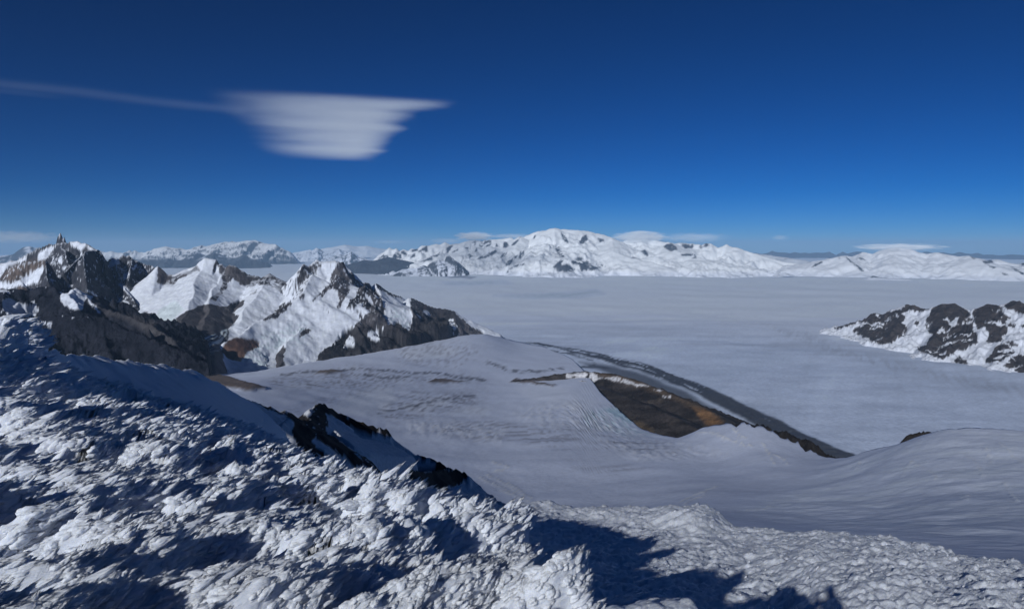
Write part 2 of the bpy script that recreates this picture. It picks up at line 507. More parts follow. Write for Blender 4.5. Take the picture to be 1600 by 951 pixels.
    red = np.maximum(red, m(z2(360, 585, 385, 560, 402, 562, 395, 585, 365, 600)))
    snow = 1 - rk
    # thin snow lies on ledges of the rock and rock shows through on the steepest snow
    snow = np.clip(snow + 0.75 * smooth(0.62, 0.8, nz + 0.22 * fine) * (rk < 0.9) * 0.6, 0, 1)
    gully = smooth(0.50, 0.36, rg + 0.10 * fine) * smooth(40, 160, drop)
    snow = np.maximum(snow, 0.9 * gully * (1 - m(z2(640, 660, 830, 500, 1060, 480, 1380, 400, 1530, 520, 1000, 610), soft=6)))
    snow = snow * (1 - 0.6 * smooth(0.48, 0.34, nz + 0.15 * fine))
    for poly in (z2(1345, 447, 1368, 438, 1397, 495, 1375, 503), z2(938, 507, 995, 503, 1002, 545, 985, 560, 940, 527), z2(828, 562, 870, 533, 882, 580, 820, 597), z2(1010, 480, 1032, 490, 1015, 512), z2(1365, 515, 1400, 520, 1395, 530, 1370, 528), z2(650, 632, 700, 590, 690, 640)):
        snow = np.maximum(snow, m(poly) * smooth(-0.5, 0.1, fine))
    streak = smooth(0.12, 0.34, fbm((X + 0.4 * Y) / 60, Y / 420, 4, 27))
    snow = np.maximum(snow, 0.75 * streak * m(z2(565, 330, 580, 235, 620, 160, 712, 150, 690, 210, 640, 300, 600, 355)))
    snow = smooth(0.38, 0.62, snow + 0.30 * fbm(X / 30, Y / 30 + Z / 35, 3, 29, 0.65) * (1 - smooth(0.9, 1.0, snow))) * (1 - red)
    rc = rock_colors(X, Y, Z, C(0.024, 0.023, 0.029), C(0.095, 0.088, 0.093), 23, 180)
    fl2 = fbm(X / 28, Y / 28 + Z / 30, 3, 28)
    rc = rc * (1 + 0.9 * fl2)[..., None]
    snow = np.maximum(snow, smooth(0.26, 0.36, fl2 + 0.2 * (nz - 0.5)) * rk * 0.9 * smooth(500, 900, Z))
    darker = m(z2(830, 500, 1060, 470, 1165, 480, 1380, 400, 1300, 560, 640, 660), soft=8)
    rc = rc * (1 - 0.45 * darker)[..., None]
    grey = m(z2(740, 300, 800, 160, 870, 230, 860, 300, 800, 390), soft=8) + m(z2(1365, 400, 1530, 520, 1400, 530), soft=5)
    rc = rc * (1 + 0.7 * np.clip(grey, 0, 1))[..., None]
    redc = rock_colors(X, Y, Z, C(0.07, 0.042, 0.036), C(0.17, 0.10, 0.075), 33, 220)
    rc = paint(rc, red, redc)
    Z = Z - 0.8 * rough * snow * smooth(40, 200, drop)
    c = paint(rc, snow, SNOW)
    icy = m(z2(290, 690, 320, 600, 420, 510, 560, 470, 640, 450, 620, 560, 520, 570, 440, 690), soft=10)
    icy = np.maximum(icy, m(z2(1050, 460, 1060, 400, 1130, 390, 1160, 480), soft=5))
    c = paint(c, icy * snow * 0.65 * smooth(-0.1, 0.25, fine), C(0.60, 0.72, 0.74))
    Z = Z + icy * snow * 16 * (ridged(X / 60, Y / 60, 3, 37) - 0.4)
    c = c * (1 + 0.12 * fine * snow)[..., None]
    me = grid_mesh("mountain", X, Y, Z, np.clip(c, 0.01, 0.9), keep=Z > 30)
    o = link("mountain", me, terrain_mat("peak_rock", 0.02, 16.0, 0.75, 0.25))
    set_props(o, "snowy dark-rock peak with a hanging glacier in the middle of the picture's left half", "mountain", "structure")

# white domed peak left of it, with its snowfield and the valley glacier at its foot
def build_domed_peak():
    A, D, X, Y = polar(165, 560, 330, 6300, 10900, 230, False)
    sk = z1(900, 275, 935, 300, 960, 325, 1000, 322, 1040, 312, 1085, 302, 1110, 278, 1140, 245, 1165, 229, 1200, 232, 1235, 240, 1245, 262, 1265, 265, 1285, 282, 1310, 264, 1345, 276, 1380, 300, 1410, 322, 1440, 330, 1463, 330) + z2(410, 236, 450, 214, 480, 229, 520, 250, 555, 270, 580, 300, 620, 340, 680, 420)
    R = [(crest(sk, 9600, 9300), 1.1, 260, 0.5, 0.25)]
    R.append((crest3((314 + 8, 407, 9600), (310, 430, 9200), (300, 455, 8700), (295, 478, 8200), (285, 505, 7700)), 0.5, 500, 0.6))
    R.append((crest3((350, 416, 9500), (338, 445, 9100), (328, 465, 8600), (330, 490, 8050), (322, 510, 7650), (310, 535, 7200)), 0.6, 400, 0.62))
    R.append((crest3((420, 428, 9300), (415, 450, 8900), (390, 480, 8400), (375, 505, 8000)), 0.5, 450, 0.6))
    Z, drop = heights(X, Y, R, 90, 700, 51)
    k = smooth(0, 300, drop)
    rg = ridged(X / 430, Y / 430, 6, 53)
    rough = k * 130 * (rg - 0.55) + (0.3 + 0.7 * k) * 44 * fbm(X / 110, Y / 110, 5, 54, 0.6)
    Z = Z + rough
    # valley floor, sloping towards the lower right, holding a glacier tongue
    floor = tps_pixels([(250, 480, 8200), (290, 520, 7500), (330, 548, 6900), (300, 575, 6400), (380, 535, 7400), (240, 520, 7400), (230, 560, 6300), (420, 560, 7000), (200, 500, 7800), (350, 590, 6200)])(A, D)
    floor = np.minimum(floor, 640 - 0.25 * np.clip(D - 8200, 0, None)) + 10 * fbm(X / 200, Y / 200, 4, 58) - 700 * smooth(az_of(330), az_of(400), A)
    flo = smooth(-20, 60, floor - Z)
    Z = np.logaddexp(Z / 30, floor / 30) * 30
    Z = border(Z, -300, 0.05)
    nx, ny, nz = slope_of(X, Y, Z)
    m = Mask(X, Y, Z, 3.0, 0.11, 55)
    fine = fbm(X / 70, Y / 70 + Z / 60, 4, 59)
    rk = np.zeros(X.shape)
    def rock(poly, a=1.0, **kw):
        nonlocal rk
        rk = np.maximum(rk, m(poly, **kw) * a)
    rock(z1(900, 270, 960, 322, 1000, 335, 1045, 312, 1095, 298, 1105, 320, 1060, 335, 1020, 350, 990, 390, 900, 380))
    rock(z1(1090, 300, 1120, 262, 1150, 300, 1145, 330, 1110, 330), 0.55)
    rock(z2(190, 160, 232, 186, 250, 160, 288, 175, 322, 206, 380, 216, 410, 230, 452, 210, 482, 226, 522, 246, 575, 285, 562, 322, 530, 328, 490, 300, 462, 280, 420, 278, 390, 270, 342, 288, 302, 266, 270, 242, 232, 272, 205, 308, 215, 242, 200, 200))
    rock(z2(348, 327, 370, 300, 397, 294, 382, 316))
    rock(z2(145, 352, 160, 325, 175, 322, 160, 350))
    rock(z1(1200, 470, 1215, 445, 1250, 420, 1275, 390, 1265, 340, 1280, 290, 1310, 300, 1300, 400, 1262, 440, 1230, 480))
    low = z1(1005, 575, 1060, 540, 1130, 505, 1190, 492, 1240, 500, 1290, 505, 1330, 490, 1400, 470, 1390, 500, 1330, 540, 1370, 560, 1340, 600, 1300, 640, 1250, 665, 1150, 690, 1040, 730, 1000, 720, 1065, 668, 1040, 640, 1000, 600)
    rock(low)
    rock(z1(900, 740, 1000, 720, 1080, 690, 1030, 745, 950, 760))
    snow = 1 - rk
    snow = np.clip(snow + 0.5 * smooth(0.7, 0.85, nz + 0.22 * fine) * (rk > 0) * (1 - m(low)), 0, 1)
    snow = snow * (1 - 0.8 * smooth(0.5, 0.36, nz + 0.15 * fine))
    snow = np.maximum(snow, m(z2(440, 262, 470, 245, 500, 262, 495, 280, 460, 275)) * smooth(-0.3, 0.1, fine))
    # valley: bare rubble slopes left of the tongue
    rub = m(z1(560, 560, 880, 540, 905, 580, 960, 640, 1050, 665, 1000, 720, 1040, 750, 980, 830, 900, 860, 400, 860), soft=3)
    rub = np.maximum(rub, m(z1(1100, 700, 1330, 660, 1300, 720, 1240, 760, 1200, 860, 1050, 860, 1080, 790), soft=3) * 0)
    snow = snow * (1 - rub) * (1 - flo * smooth(7900, 7500, D))
    snow = smooth(0.35, 0.65, snow)
    rc = rock_colors(X, Y, Z, C(0.045, 0.044, 0.052), C(0.13, 0.12, 0.125), 63, 170)
    dk = m(z2(320, 200, 575, 280, 560, 330, 340, 290), soft=6)
    rc = rc * (1 - 0.35 * dk)[..., None]
    # tongue: bands of ice and debris running along it
    tong = [(352, 520), (345, 532), (318, 541), (300, 552), (285, 565), (262, 580)]
    dt, _, sd, tt = seg_dist(m.px, m.py, tong)
    td = dt * sd
    wt = np.interp(tt, range(6), [7, 12, 17, 19, 20, 20])
    tg = 1 - smooth(wt * 0.85, wt * 1.1, dt)
    bands = smooth(-0.05, 0.22, fbm(td / 3.4, tt * 0.6, 3, 67))
    ice = paint(np.broadcast_to(C(0.66, 0.74, 0.76), X.shape + (3,)), 1 - bands, C(0.09, 0.095, 0.11))
    Z = Z - 0.82 * rough * snow * smooth(40, 200, drop) * (1 - flo)
    c = paint(rc, snow, SNOW)
    c = paint(c, tg, ice)
    t2 = m(z1(890, 560, 905, 530, 1000, 470, 1050, 520, 1000, 570, 1010, 600, 1065, 662, 1050, 670, 985, 630, 930, 610, 900, 590), soft=2)
    c = paint(c, t2 * 0.8, C(0.66, 0.75, 0.78))
    c = c * (1 + 0.12 * fine * snow)[..., None]
    me = grid_mesh("mountain", X, Y, Z, np.clip(c, 0.01, 0.9), keep=Z > 30)
    o = link("mountain", me, terrain_mat("domed_peak_rock", 0.02, 15.0, 0.75, 0.22))
    set_props(o, "white domed peak with a long snowfield and grey rubble slopes beside the rocky peak", "mountain", "structure")

# granite towers at the far left
def build_towers():
    A, D, X, Y = polar(-110, 330, 390, 7800, 12600, 230, False)
    sk = [(-140, 430), (-80, 424), (-30, 416), (0, 411), (27, 404), (42, 396), (55, 389), (66, 384), (77, 380), (84, 382), (88, 380), (93, 379), (98, 378), (104, 379), (107, 379), (111, 376), (116, 376.5), (120, 376), (126, 379), (132, 379), (139, 382), (146, 387), (155, 391), (160, 398), (166, 410), (180, 440)]
    R = [(crest(sk, 11600, 10400), 2.2, 170, 0.42, 0.25)]
    R.append((crest3((90.5, 367, 11340), (92.5, 362, 11330), (95.0, 364, 11320)), 4.0, 400, 0.9, 0.04))
    R.append((crest3((98.5, 369, 11310), (100.5, 370, 11300)), 5.0, 400, 0.95, 0.04))
    # lower wall in front, with a sunlit brown face
    R.append((crest3((-60, 440, 9900), (-10, 436, 9700), (8, 421, 9650), (20, 416, 9600), (36, 410, 9550), (55, 407, 9500), (68, 405, 9450), (71.5, 405, 9400), (73, 420, 9250), (76, 440, 9050)), 1.9, 120, 0.45, 0.3))
    R.append((crest3((22, 440, 9100), (30, 436, 9050), (36, 440, 9000)), 2.0, 60, 0.5, 0.2))
    # central pillar with snow shelf
    R.append((crest3((90, 380, 11300), (100, 391, 10700), (104, 398, 10400), (106, 410, 10200)), 2.0, 120, 0.45, 0.3))
    # great dark buttress
    R.append((crest3((140, 384, 10500), (150, 391, 10000), (140, 391, 9700), (132, 393, 9500), (131, 402, 9350), (133, 430, 9150), (136, 460, 8950), (139, 485, 8800)), 2.4, 110, 0.42, 0.25))
    R.append((crest3((127, 398, 9900), (118, 409, 9700), (108, 417, 9500), (100, 425, 9350)), 1.8, 110, 0.45, 0.3))
    R.append((crest3((155, 391, 9900), (161, 402, 9800), (165, 418, 9700), (170, 440, 9500), (176, 470, 9200)), 2.0, 110, 0.45, 0.3))
    # snow dome and the ragged ridge to the saddle
    R.append((crest3((166, 412, 10300), (172, 405, 10250), (177, 402, 10200), (181, 403, 10200), (186, 404, 10250), (193, 398, 10300), (198, 400, 10300), (202, 398, 10300), (206, 402, 10300), (212, 406, 10300), (219, 410, 10200), (227, 413, 10150), (236, 414, 10100), (243, 418, 10050), (247, 416, 10000), (252, 420, 10000), (256, 428, 9900), (264, 432, 9900), (272, 440, 9800), (300, 470, 9500)), 1.9, 130, 0.45, 0.3))
    R.append((crest3((206, 402, 10200), (204, 420, 9800), (200, 438, 9500)), 1.8, 110, 0.45, 0.3))
    R.append((crest3((247, 417, 9950), (250, 432, 9700), (248, 446, 9500)), 1.8, 100, 0.45, 0.3))
    R.append((crest3((177, 403, 10150), (185, 425, 9800), (196, 452, 9400), (215, 480, 8900)), 1.2, 120, 0.5, 0.3))
    Z, drop = heights(X, Y, R, 130, 420, 81)
    k = smooth(0, 200, drop)
    # vertical fluting of the granite
    Z = Z + k * 170 * (ridged(X / 300, Y / 420, 6, 83) - 0.5) + (0.25 + 0.75 * k) * 52 * fbm(X / 80, Y / 110, 5, 84, 0.6)
    Z = np.maximum(Z, 380 + 60 * fbm(X / 500, Y / 500, 3, 85))
    nx, ny, nz = slope_of(X, Y, Z)
    m = Mask(X, Y, Z, 2.0, 0.16, 86)
    fine = fbm(X / 55, Y / 55 + Z / 50, 4, 89)
    snow = smooth(0.55, 0.8, nz + 0.25 * fine) * smooth(420, 900, Z + 120 * fine) * 0.55
    def sn(poly, a=1.0, **kw):
        nonlocal snow
        snow = np.maximum(snow, m(poly, **kw) * a)
    sn(z8(-1000, 560, 0, 520, 200, 470, 300, 430, 280, 500, 120, 540, 60, 600, 0, 670, -1000, 800))
    sn(z8(415, 480, 430, 410, 570, 320, 612, 320, 600, 360, 545, 450, 470, 490))
    sn(z8(645, 480, 700, 430, 712, 470, 700, 540, 680, 520))
    sn(z8(820, 500, 900, 460, 925, 400, 940, 400, 915, 470, 850, 508))
    sn(z8(708, 565, 760, 550, 740, 580, 715, 600))
    sn(z8(0, 725, 130, 750, 240, 690, 330, 640, 450, 570, 500, 540, 495, 600, 470, 660, 430, 740, 380, 740, 300, 785, 200, 780, 90, 820, -200, 780, -200, 725))
    sn(z8(655, 180, 680, 170, 710, 200, 765, 260, 750, 285, 720, 250, 690, 215), 0.8)
    sn(z8(800, 262, 870, 262, 960, 282, 1060, 345, 1090, 375, 1010, 370, 980, 330, 930, 390, 870, 350, 800, 320), 0.72)
    sn(z8(1225, 558, 1245, 500, 1285, 450, 1340, 470, 1375, 515, 1330, 540, 1290, 545))
    sn(z8(1395, 640, 1440, 620, 1475, 620, 1450, 690, 1410, 705), 0.9)
    sn(z8(1495, 575, 1545, 530, 1560, 540, 1520, 600))
    sn(z1(660, 365, 700, 380, 760, 440, 790, 470, 760, 460, 700, 410), 0.8)
    sn(z1(850, 400, 870, 385, 900, 380, 960, 400, 1000, 430, 960, 450, 900, 420), 0.8)
    sn(z1(470, 400, 520, 420, 600, 470, 690, 505, 660, 510, 560, 460), 0.8)
    sn(z1(885, 375, 905, 358, 912, 372), 1.0)
    fleck = fbm(X / 26, Y / 26 + Z / 30, 3, 97)
    snow = np.maximum(snow, 0.9 * smooth(0.28, 0.42, fleck + 0.25 * (nz - 0.5)) * smooth(800, 1250, Z))
    snow = smooth(0.4, 0.62, snow + 0.12 * fine)
    rc = rock_colors(X, Y, Z, C(0.022, 0.025, 0.037), C(0.095, 0.094, 0.107), 93, 150)
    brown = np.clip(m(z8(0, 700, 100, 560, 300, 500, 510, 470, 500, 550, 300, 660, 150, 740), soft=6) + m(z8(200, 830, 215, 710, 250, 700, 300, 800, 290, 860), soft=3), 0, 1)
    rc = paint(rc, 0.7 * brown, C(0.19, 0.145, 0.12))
    face_shade = m(z8(940, 420, 1080, 360, 1180, 430, 1230, 600, 1120, 760, 980, 700), soft=5)  # shade painted into the rock of the buttress's right face and the valley head
    face_shade = np.maximum(face_shade, m(z1(600, 290, 720, 280, 1010, 390, 960, 560, 760, 560, 640, 420), soft=10) * 0.8)
    rc = rc * (1 - 0.5 * face_shade)[..., None] * (1 + 0.8 * fleck + 0.5 * fbm(X / 40, Z / 160, 3, 98))[..., None]
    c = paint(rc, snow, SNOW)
    me = grid_mesh("mountain", X, Y, Z, np.clip(c, 0.01, 0.9))
    o = link("mountain", me, terrain_mat("granite", 0.022, 22.0, 0.8, 0.3))
    set_props(o, "grey granite towers with a thin white spire at the picture's left edge", "mountain", "structure")

# dark bare slopes below the towers
def build_dark_slopes():
    A, D, X, Y = polar(-110, 345, 340, 4600, 8600, 180, False)
    R = [(crest3((-140, 470, 7800), (-60, 462, 7700), (0, 451, 7600), (14, 449, 7600), (28, 452, 7500), (42, 455, 7500), (58, 447, 7500), (72, 446, 7500), (86, 455, 7400), (100, 461, 7300), (112, 458, 7250), (124, 449, 7200), (136, 462, 7100), (150, 476, 6900), (166, 484, 6800), (178, 487, 6700), (205, 493, 6500), (232, 503, 6300), (255, 518, 6100), (275, 532, 6000), (283, 545, 5900)), 0.75, 350, 0.62)]
    R.append((crest3((40, 500, 6300), (80, 494, 6200), (120, 496, 6050), (165, 499, 5950), (190, 506, 5850), (212, 520, 5700), (232, 530, 5600), (255, 538, 5550), (285, 548, 5500), (302, 553, 5450)), 0.7, 300, 0.65))
    R.append((crest3((124, 450, 7200), (118, 465, 6900), (122, 480, 6600)), 0.8, 200, 0.6))
    R.append((crest3((0, 455, 7500), (10, 490, 6800), (30, 520, 6200)), 0.7, 250, 0.6))
    Z, drop = heights(X, Y, R, 120, 600, 101)
    k = smooth(0, 200, drop)
    Z = Z + (0.2 + 0.8 * k) * (190 * (ridged(X / 480, Y / 480, 6, 103) - 0.5) + 70 * (ridged(X / 150, Y / 210, 4, 107) - 0.5)) + 24 * fbm(X / 70, Y / 70, 4, 104)
    Z = border(Z, -300, 0.06)
    nx, ny, nz = slope_of(X, Y, Z)
    m = Mask(X, Y, Z, 4.5, 0.10, 106)
    fine = fbm(X / 55, Y / 55 + Z / 50, 4, 109)
    snow = np.zeros(X.shape)
    for poly, a in ((z1(15, 468, 60, 462, 150, 500, 212, 492, 222, 540, 160, 572, 90, 565, 20, 540), 1), (z1(345, 430, 390, 398, 440, 388, 465, 402, 505, 440, 480, 500, 470, 520, 425, 530, 370, 505, 345, 470), 1),
                    (z1(235, 598, 292, 600, 290, 616, 240, 606), 1), (z1(0, 400, 40, 415, 62, 430, 30, 428, 0, 415), 1), (z1(500, 440, 530, 450, 520, 480, 560, 520, 590, 545, 560, 540, 505, 490), 0.9), (z1(170, 480, 215, 478, 210, 490, 165, 492), 0.8)):
        snow = np.maximum(snow, m(poly, soft=1.0) * a)
    snow = np.maximum(snow, smooth(0.35, 0.5, fine) * smooth(0.7, 0.9, nz) * m(z1(-300, 380, 300, 380, 600, 480, 500, 620, -300, 640), soft=10))
    snow = smooth(0.4, 0.6, snow)
    rc = rock_colors(X, Y, Z, C(0.008, 0.0098, 0.017), C(0.027, 0.029, 0.041), 113, 200)
    rc = rc * (1 + 0.8 * fbm(X / 28, Y / 28, 3, 115))[..., None]
    lit = m(z1(500, 440, 660, 540, 850, 580, 1010, 690, 1000, 740, 900, 700, 700, 570, 600, 560), soft=5)  # sunlight on the descending spur, painted in as paler rock
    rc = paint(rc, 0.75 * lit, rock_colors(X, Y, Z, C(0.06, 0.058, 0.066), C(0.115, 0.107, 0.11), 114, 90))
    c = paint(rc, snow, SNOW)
    me = grid_mesh("hillside", X, Y, Z, np.clip(c, 0.008, 0.9))
    o = link("hillside", me, terrain_mat("dark_scree", 0.02, 26.0, 0.85, 0.3))
    set_props(o, "bare dark rock slopes with a few snow patches below the granite towers", "hillside", "structure")

# low rock ridge at the right
def build_right_ridge():
    A, D, X, Y = polar(1270, 1740, 360, 9300, 13600, 210, False)
    sk = z6(60, 335, 120, 308, 180, 292, 250, 270, 300, 258, 350, 245, 380, 225, 400, 200, 430, 192, 460, 196, 490, 205, 520, 200, 540, 188, 600, 182, 640, 168, 668, 145, 690, 122, 715, 132, 745, 130, 800, 155, 840, 160, 880, 155, 905, 145, 950, 124, 975, 120, 1010, 122, 1035, 118, 1062, 116, 1090, 135, 1112, 150, 1170, 186, 1205, 176, 1250, 150, 1285, 138, 1310, 121, 1345, 126, 1392, 130, 1420, 148, 1440, 142, 1470, 124, 1500, 98, 1520, 94, 1545, 102, 1560, 95, 1600, 120, 1700, 90, 1900, 140, 2300, 100, 2600, 180)
    R = [(crest(sk, 13100, 11200), 0.95, 220, 0.55, 0.2)]
    def ix(X_, Y_, d):
        return (1280 + X_ / 5, 450 + Y_ / 5, d)
    R.append((crest3(ix(690, 125, 12500), ix(640, 230, 12100), ix(560, 330, 11700), ix(480, 420, 11450)), 0.7, 200, 0.62))
    R.append((crest3(ix(980, 122, 12150), ix(960, 250, 11600), ix(900, 380, 11100), ix(830, 480, 10750)), 0.75, 200, 0.62))
    R.append((crest3(ix(1080, 130, 12000), ix(1130, 280, 11400), ix(1100, 420, 10850), ix(1000, 530, 10450)), 0.75, 200, 0.62))
    R.append((crest3(ix(1330, 125, 11700), ix(1380, 280, 11100), ix(1400, 420, 10600), ix(1350, 560, 10200)), 0.75, 200, 0.62))
    R.append((crest3(ix(1530, 95, 11600), ix(1600, 300, 11000), ix(1590, 500, 10300), ix(1560, 640, 9900)), 0.7, 200, 0.62))
    Z, drop = heights(X, Y, R, 90, 500, 121)
    k = smooth(0, 160, drop)
    rg = ridged(X / 300, Y / 420, 6, 123)
    Z = Z + k * 130 * (rg - 0.5) + (0.10 + 0.90 * k) * 34 * fbm(X / 80, Y / 80, 5, 124, 0.6)
    Z = border(Z, -300, 0.03)
    nx, ny, nz = slope_of(X, Y, Z)
    m = Mask(X, Y, Z, 3.4, 0.22, 126)
    fine = fbm(X / 60, Y / 60 + Z / 60, 4, 129)
    rk = np.zeros(X.shape)
    for poly, a in ((z6(100, 320, 250, 262, 350, 238, 395, 192, 470, 188, 545, 182, 640, 165, 690, 118, 745, 125, 810, 150, 870, 158, 800, 185, 700, 175, 640, 200, 680, 230, 640, 270, 690, 300, 680, 360, 620, 390, 560, 430, 480, 440, 400, 420, 380, 390, 330, 380, 265, 350, 270, 310, 350, 280, 420, 270, 300, 270, 150, 325), 0.93),
                    (z6(880, 150, 950, 118, 1062, 110, 1115, 148, 1175, 188, 1210, 260, 1200, 330, 1240, 360, 1230, 440, 1170, 450, 1150, 480, 1060, 500, 960, 560, 870, 520, 800, 510, 760, 460, 830, 440, 880, 360, 830, 320, 830, 260), 0.95),
                    (z6(1190, 185, 1250, 145, 1310, 115, 1395, 124, 1425, 150, 1440, 190, 1500, 240, 1450, 260, 1480, 340, 1430, 380, 1440, 410, 1350, 430, 1300, 420, 1330, 350, 1290, 300, 1240, 330, 1210, 260), 0.95),
                    (z6(1430, 150, 1470, 118, 1520, 88, 1560, 90, 1600, 115, 1650, 110, 1640, 210, 1570, 195, 1500, 170), 1), (z6(1350, 510, 1380, 450, 1430, 430, 1480, 450, 1530, 500, 1440, 560, 1400, 590, 1300, 580, 1300, 560), 1),
                    (z6(1430, 610, 1500, 540, 1560, 515, 1650, 540, 1700, 700, 1600, 680, 1520, 640, 1590, 600, 1500, 630), 1), (z6(1050, 575, 1090, 530, 1130, 520, 1110, 550, 1160, 560, 1150, 600, 1080, 590), 1), (z6(740, 290, 760, 250, 780, 260, 770, 300), 1),
                    (z6(1460, 420, 1500, 410, 1570, 440, 1500, 460), 1), (z6(1470, 270, 1530, 290, 1530, 305, 1480, 300), 1), (z6(1575, 285, 1620, 285, 1620, 310, 1585, 310), 1), (z6(940, 520, 975, 515, 960, 555), 1)):
        rk = np.maximum(rk, m(poly, soft=1.2) * a)
    snow = 1 - rk
    strk = smooth(0.18, 0.42, fbm((X * 0.8 + Y * 0.6) / 70, (Y * 0.8 - X * 0.6) / 260, 4, 127))
    snow = np.clip(snow + 0.8 * strk * smooth(0, 200, drop - 60) + 0.4 * smooth(0.38, 0.28, rg + 0.12 * fine) * smooth(20, 120, drop), 0, 1)
    for poly in (z6(965, 240, 1000, 232, 1030, 265, 1090, 218, 1070, 290, 1040, 310, 1010, 270), z6(430, 205, 470, 200, 465, 225), z6(600, 195, 618, 195, 620, 225, 602, 225), z6(920, 350, 960, 300, 975, 330, 930, 365)):
        snow = np.maximum(snow, m(poly))
    hf = fbm(X / 32 + 0.3 * fine, Y / 32 + Z / 40, 4, 128, 0.65)
    snow = smooth(0.40, 0.60, snow + 0.55 * hf)
    rc = rock_colors(X, Y, Z, C(0.028, 0.025, 0.027), C(0.075, 0.062, 0.058), 133, 130)
    rc = rc * (1 + 0.9 * fbm(X / 45, Z / 25 + Y / 200, 3, 134))[..., None]
    c = paint(rc, snow, C(0.66, 0.69, 0.76))
    me = grid_mesh("mountain", X, Y, Z, np.clip(c, 0.008, 0.9), keep=Z > -30)
    o = link("mountain", me, terrain_mat("ridge_rock", 0.02, 18.0, 0.8, 0.25))
    set_props(o, "low dark rock ridge streaked with snow at the picture's right edge", "mountain", "structure")
# ------------------------------------------------------------------ far ranges and nunataks
def far_range(name, sky_pts, d0, d1, label, front, back, nc, nr, slope=0.5, R=900, p=0.6, ns=1500, amp=260, jag=60, rock=(C(0.03, 0.032, 0.04), C(0.07, 0.07, 0.075)),
              snow_lo=0.0, seed=1, extra=(), rocks=None, white=SNOW, keepz=-20, category="mountain", snow_z=None):
    xs = [q[0] for q in sky_pts]
    A, D, X, Y = polar(min(xs) - 25, max(xs) + 25, nc, min(d0, d1) - front, max(d0, d1) + back, nr, False)
    Rg = [(crest(sky_pts, d0, d1), slope, R, p)] + list(extra)
    Z, drop = heights(X, Y, Rg, ns * 0.22, ns, seed)
    k = smooth(0, amp * 1.3, drop)
    rg = ridged(X / ns, Y / ns, 6, seed + 3)
    Z = Z + k * amp * (rg - 0.5) + (0.3 + 0.7 * k) * jag * fbm(X / (ns * 0.22), Y / (ns * 0.22), 4, seed + 4)
    nx, ny, nz = slope_of(X, Y, Z)
    fine = fbm(X / (ns * 0.16), Y / (ns * 0.16), 4, seed + 5)
    sn = smooth(snow_lo - 0.07, snow_lo + 0.07, nz + 0.10 * fine + 0.25 * (rg - 0.5) * -1)
    if snow_z:
        sn = sn * smooth(snow_z[0], snow_z[1], Z + 150 * fine)
    Z = border(Z, -300, 0.09)
    near = np.linspace(0, 1, Z.shape[0])[:, None]
    Z = Z - 420 * smooth(0.30, 0.0, near)          # the foot dips under the ice
    if rocks is not None:
        m = Mask(X, Y, Z, 1.6, 0.2, seed + 8)
        rk = np.zeros(X.shape)
        for poly in rocks:
            rk = np.maximum(rk, m(poly, soft=0.8) * smooth(-0.45, -0.05, fine + 0.9 * (rg - 0.5)))
        sn = np.minimum(sn, 1 - rk * smooth(90, 170, Z))
    rc = rock_colors(X, Y, Z, rock[0], rock[1], seed + 6, ns * 0.4)
    c = paint(rc, sn, white)
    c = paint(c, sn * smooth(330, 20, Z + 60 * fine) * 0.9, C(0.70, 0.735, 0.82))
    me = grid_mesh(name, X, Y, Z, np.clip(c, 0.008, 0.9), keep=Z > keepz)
    o = link(name, me, terrain_mat(name + "_rock", 6.0 / ns, ns * 0.01, 0.8, 0.15))
    return set_props(o, label, category, "structure")

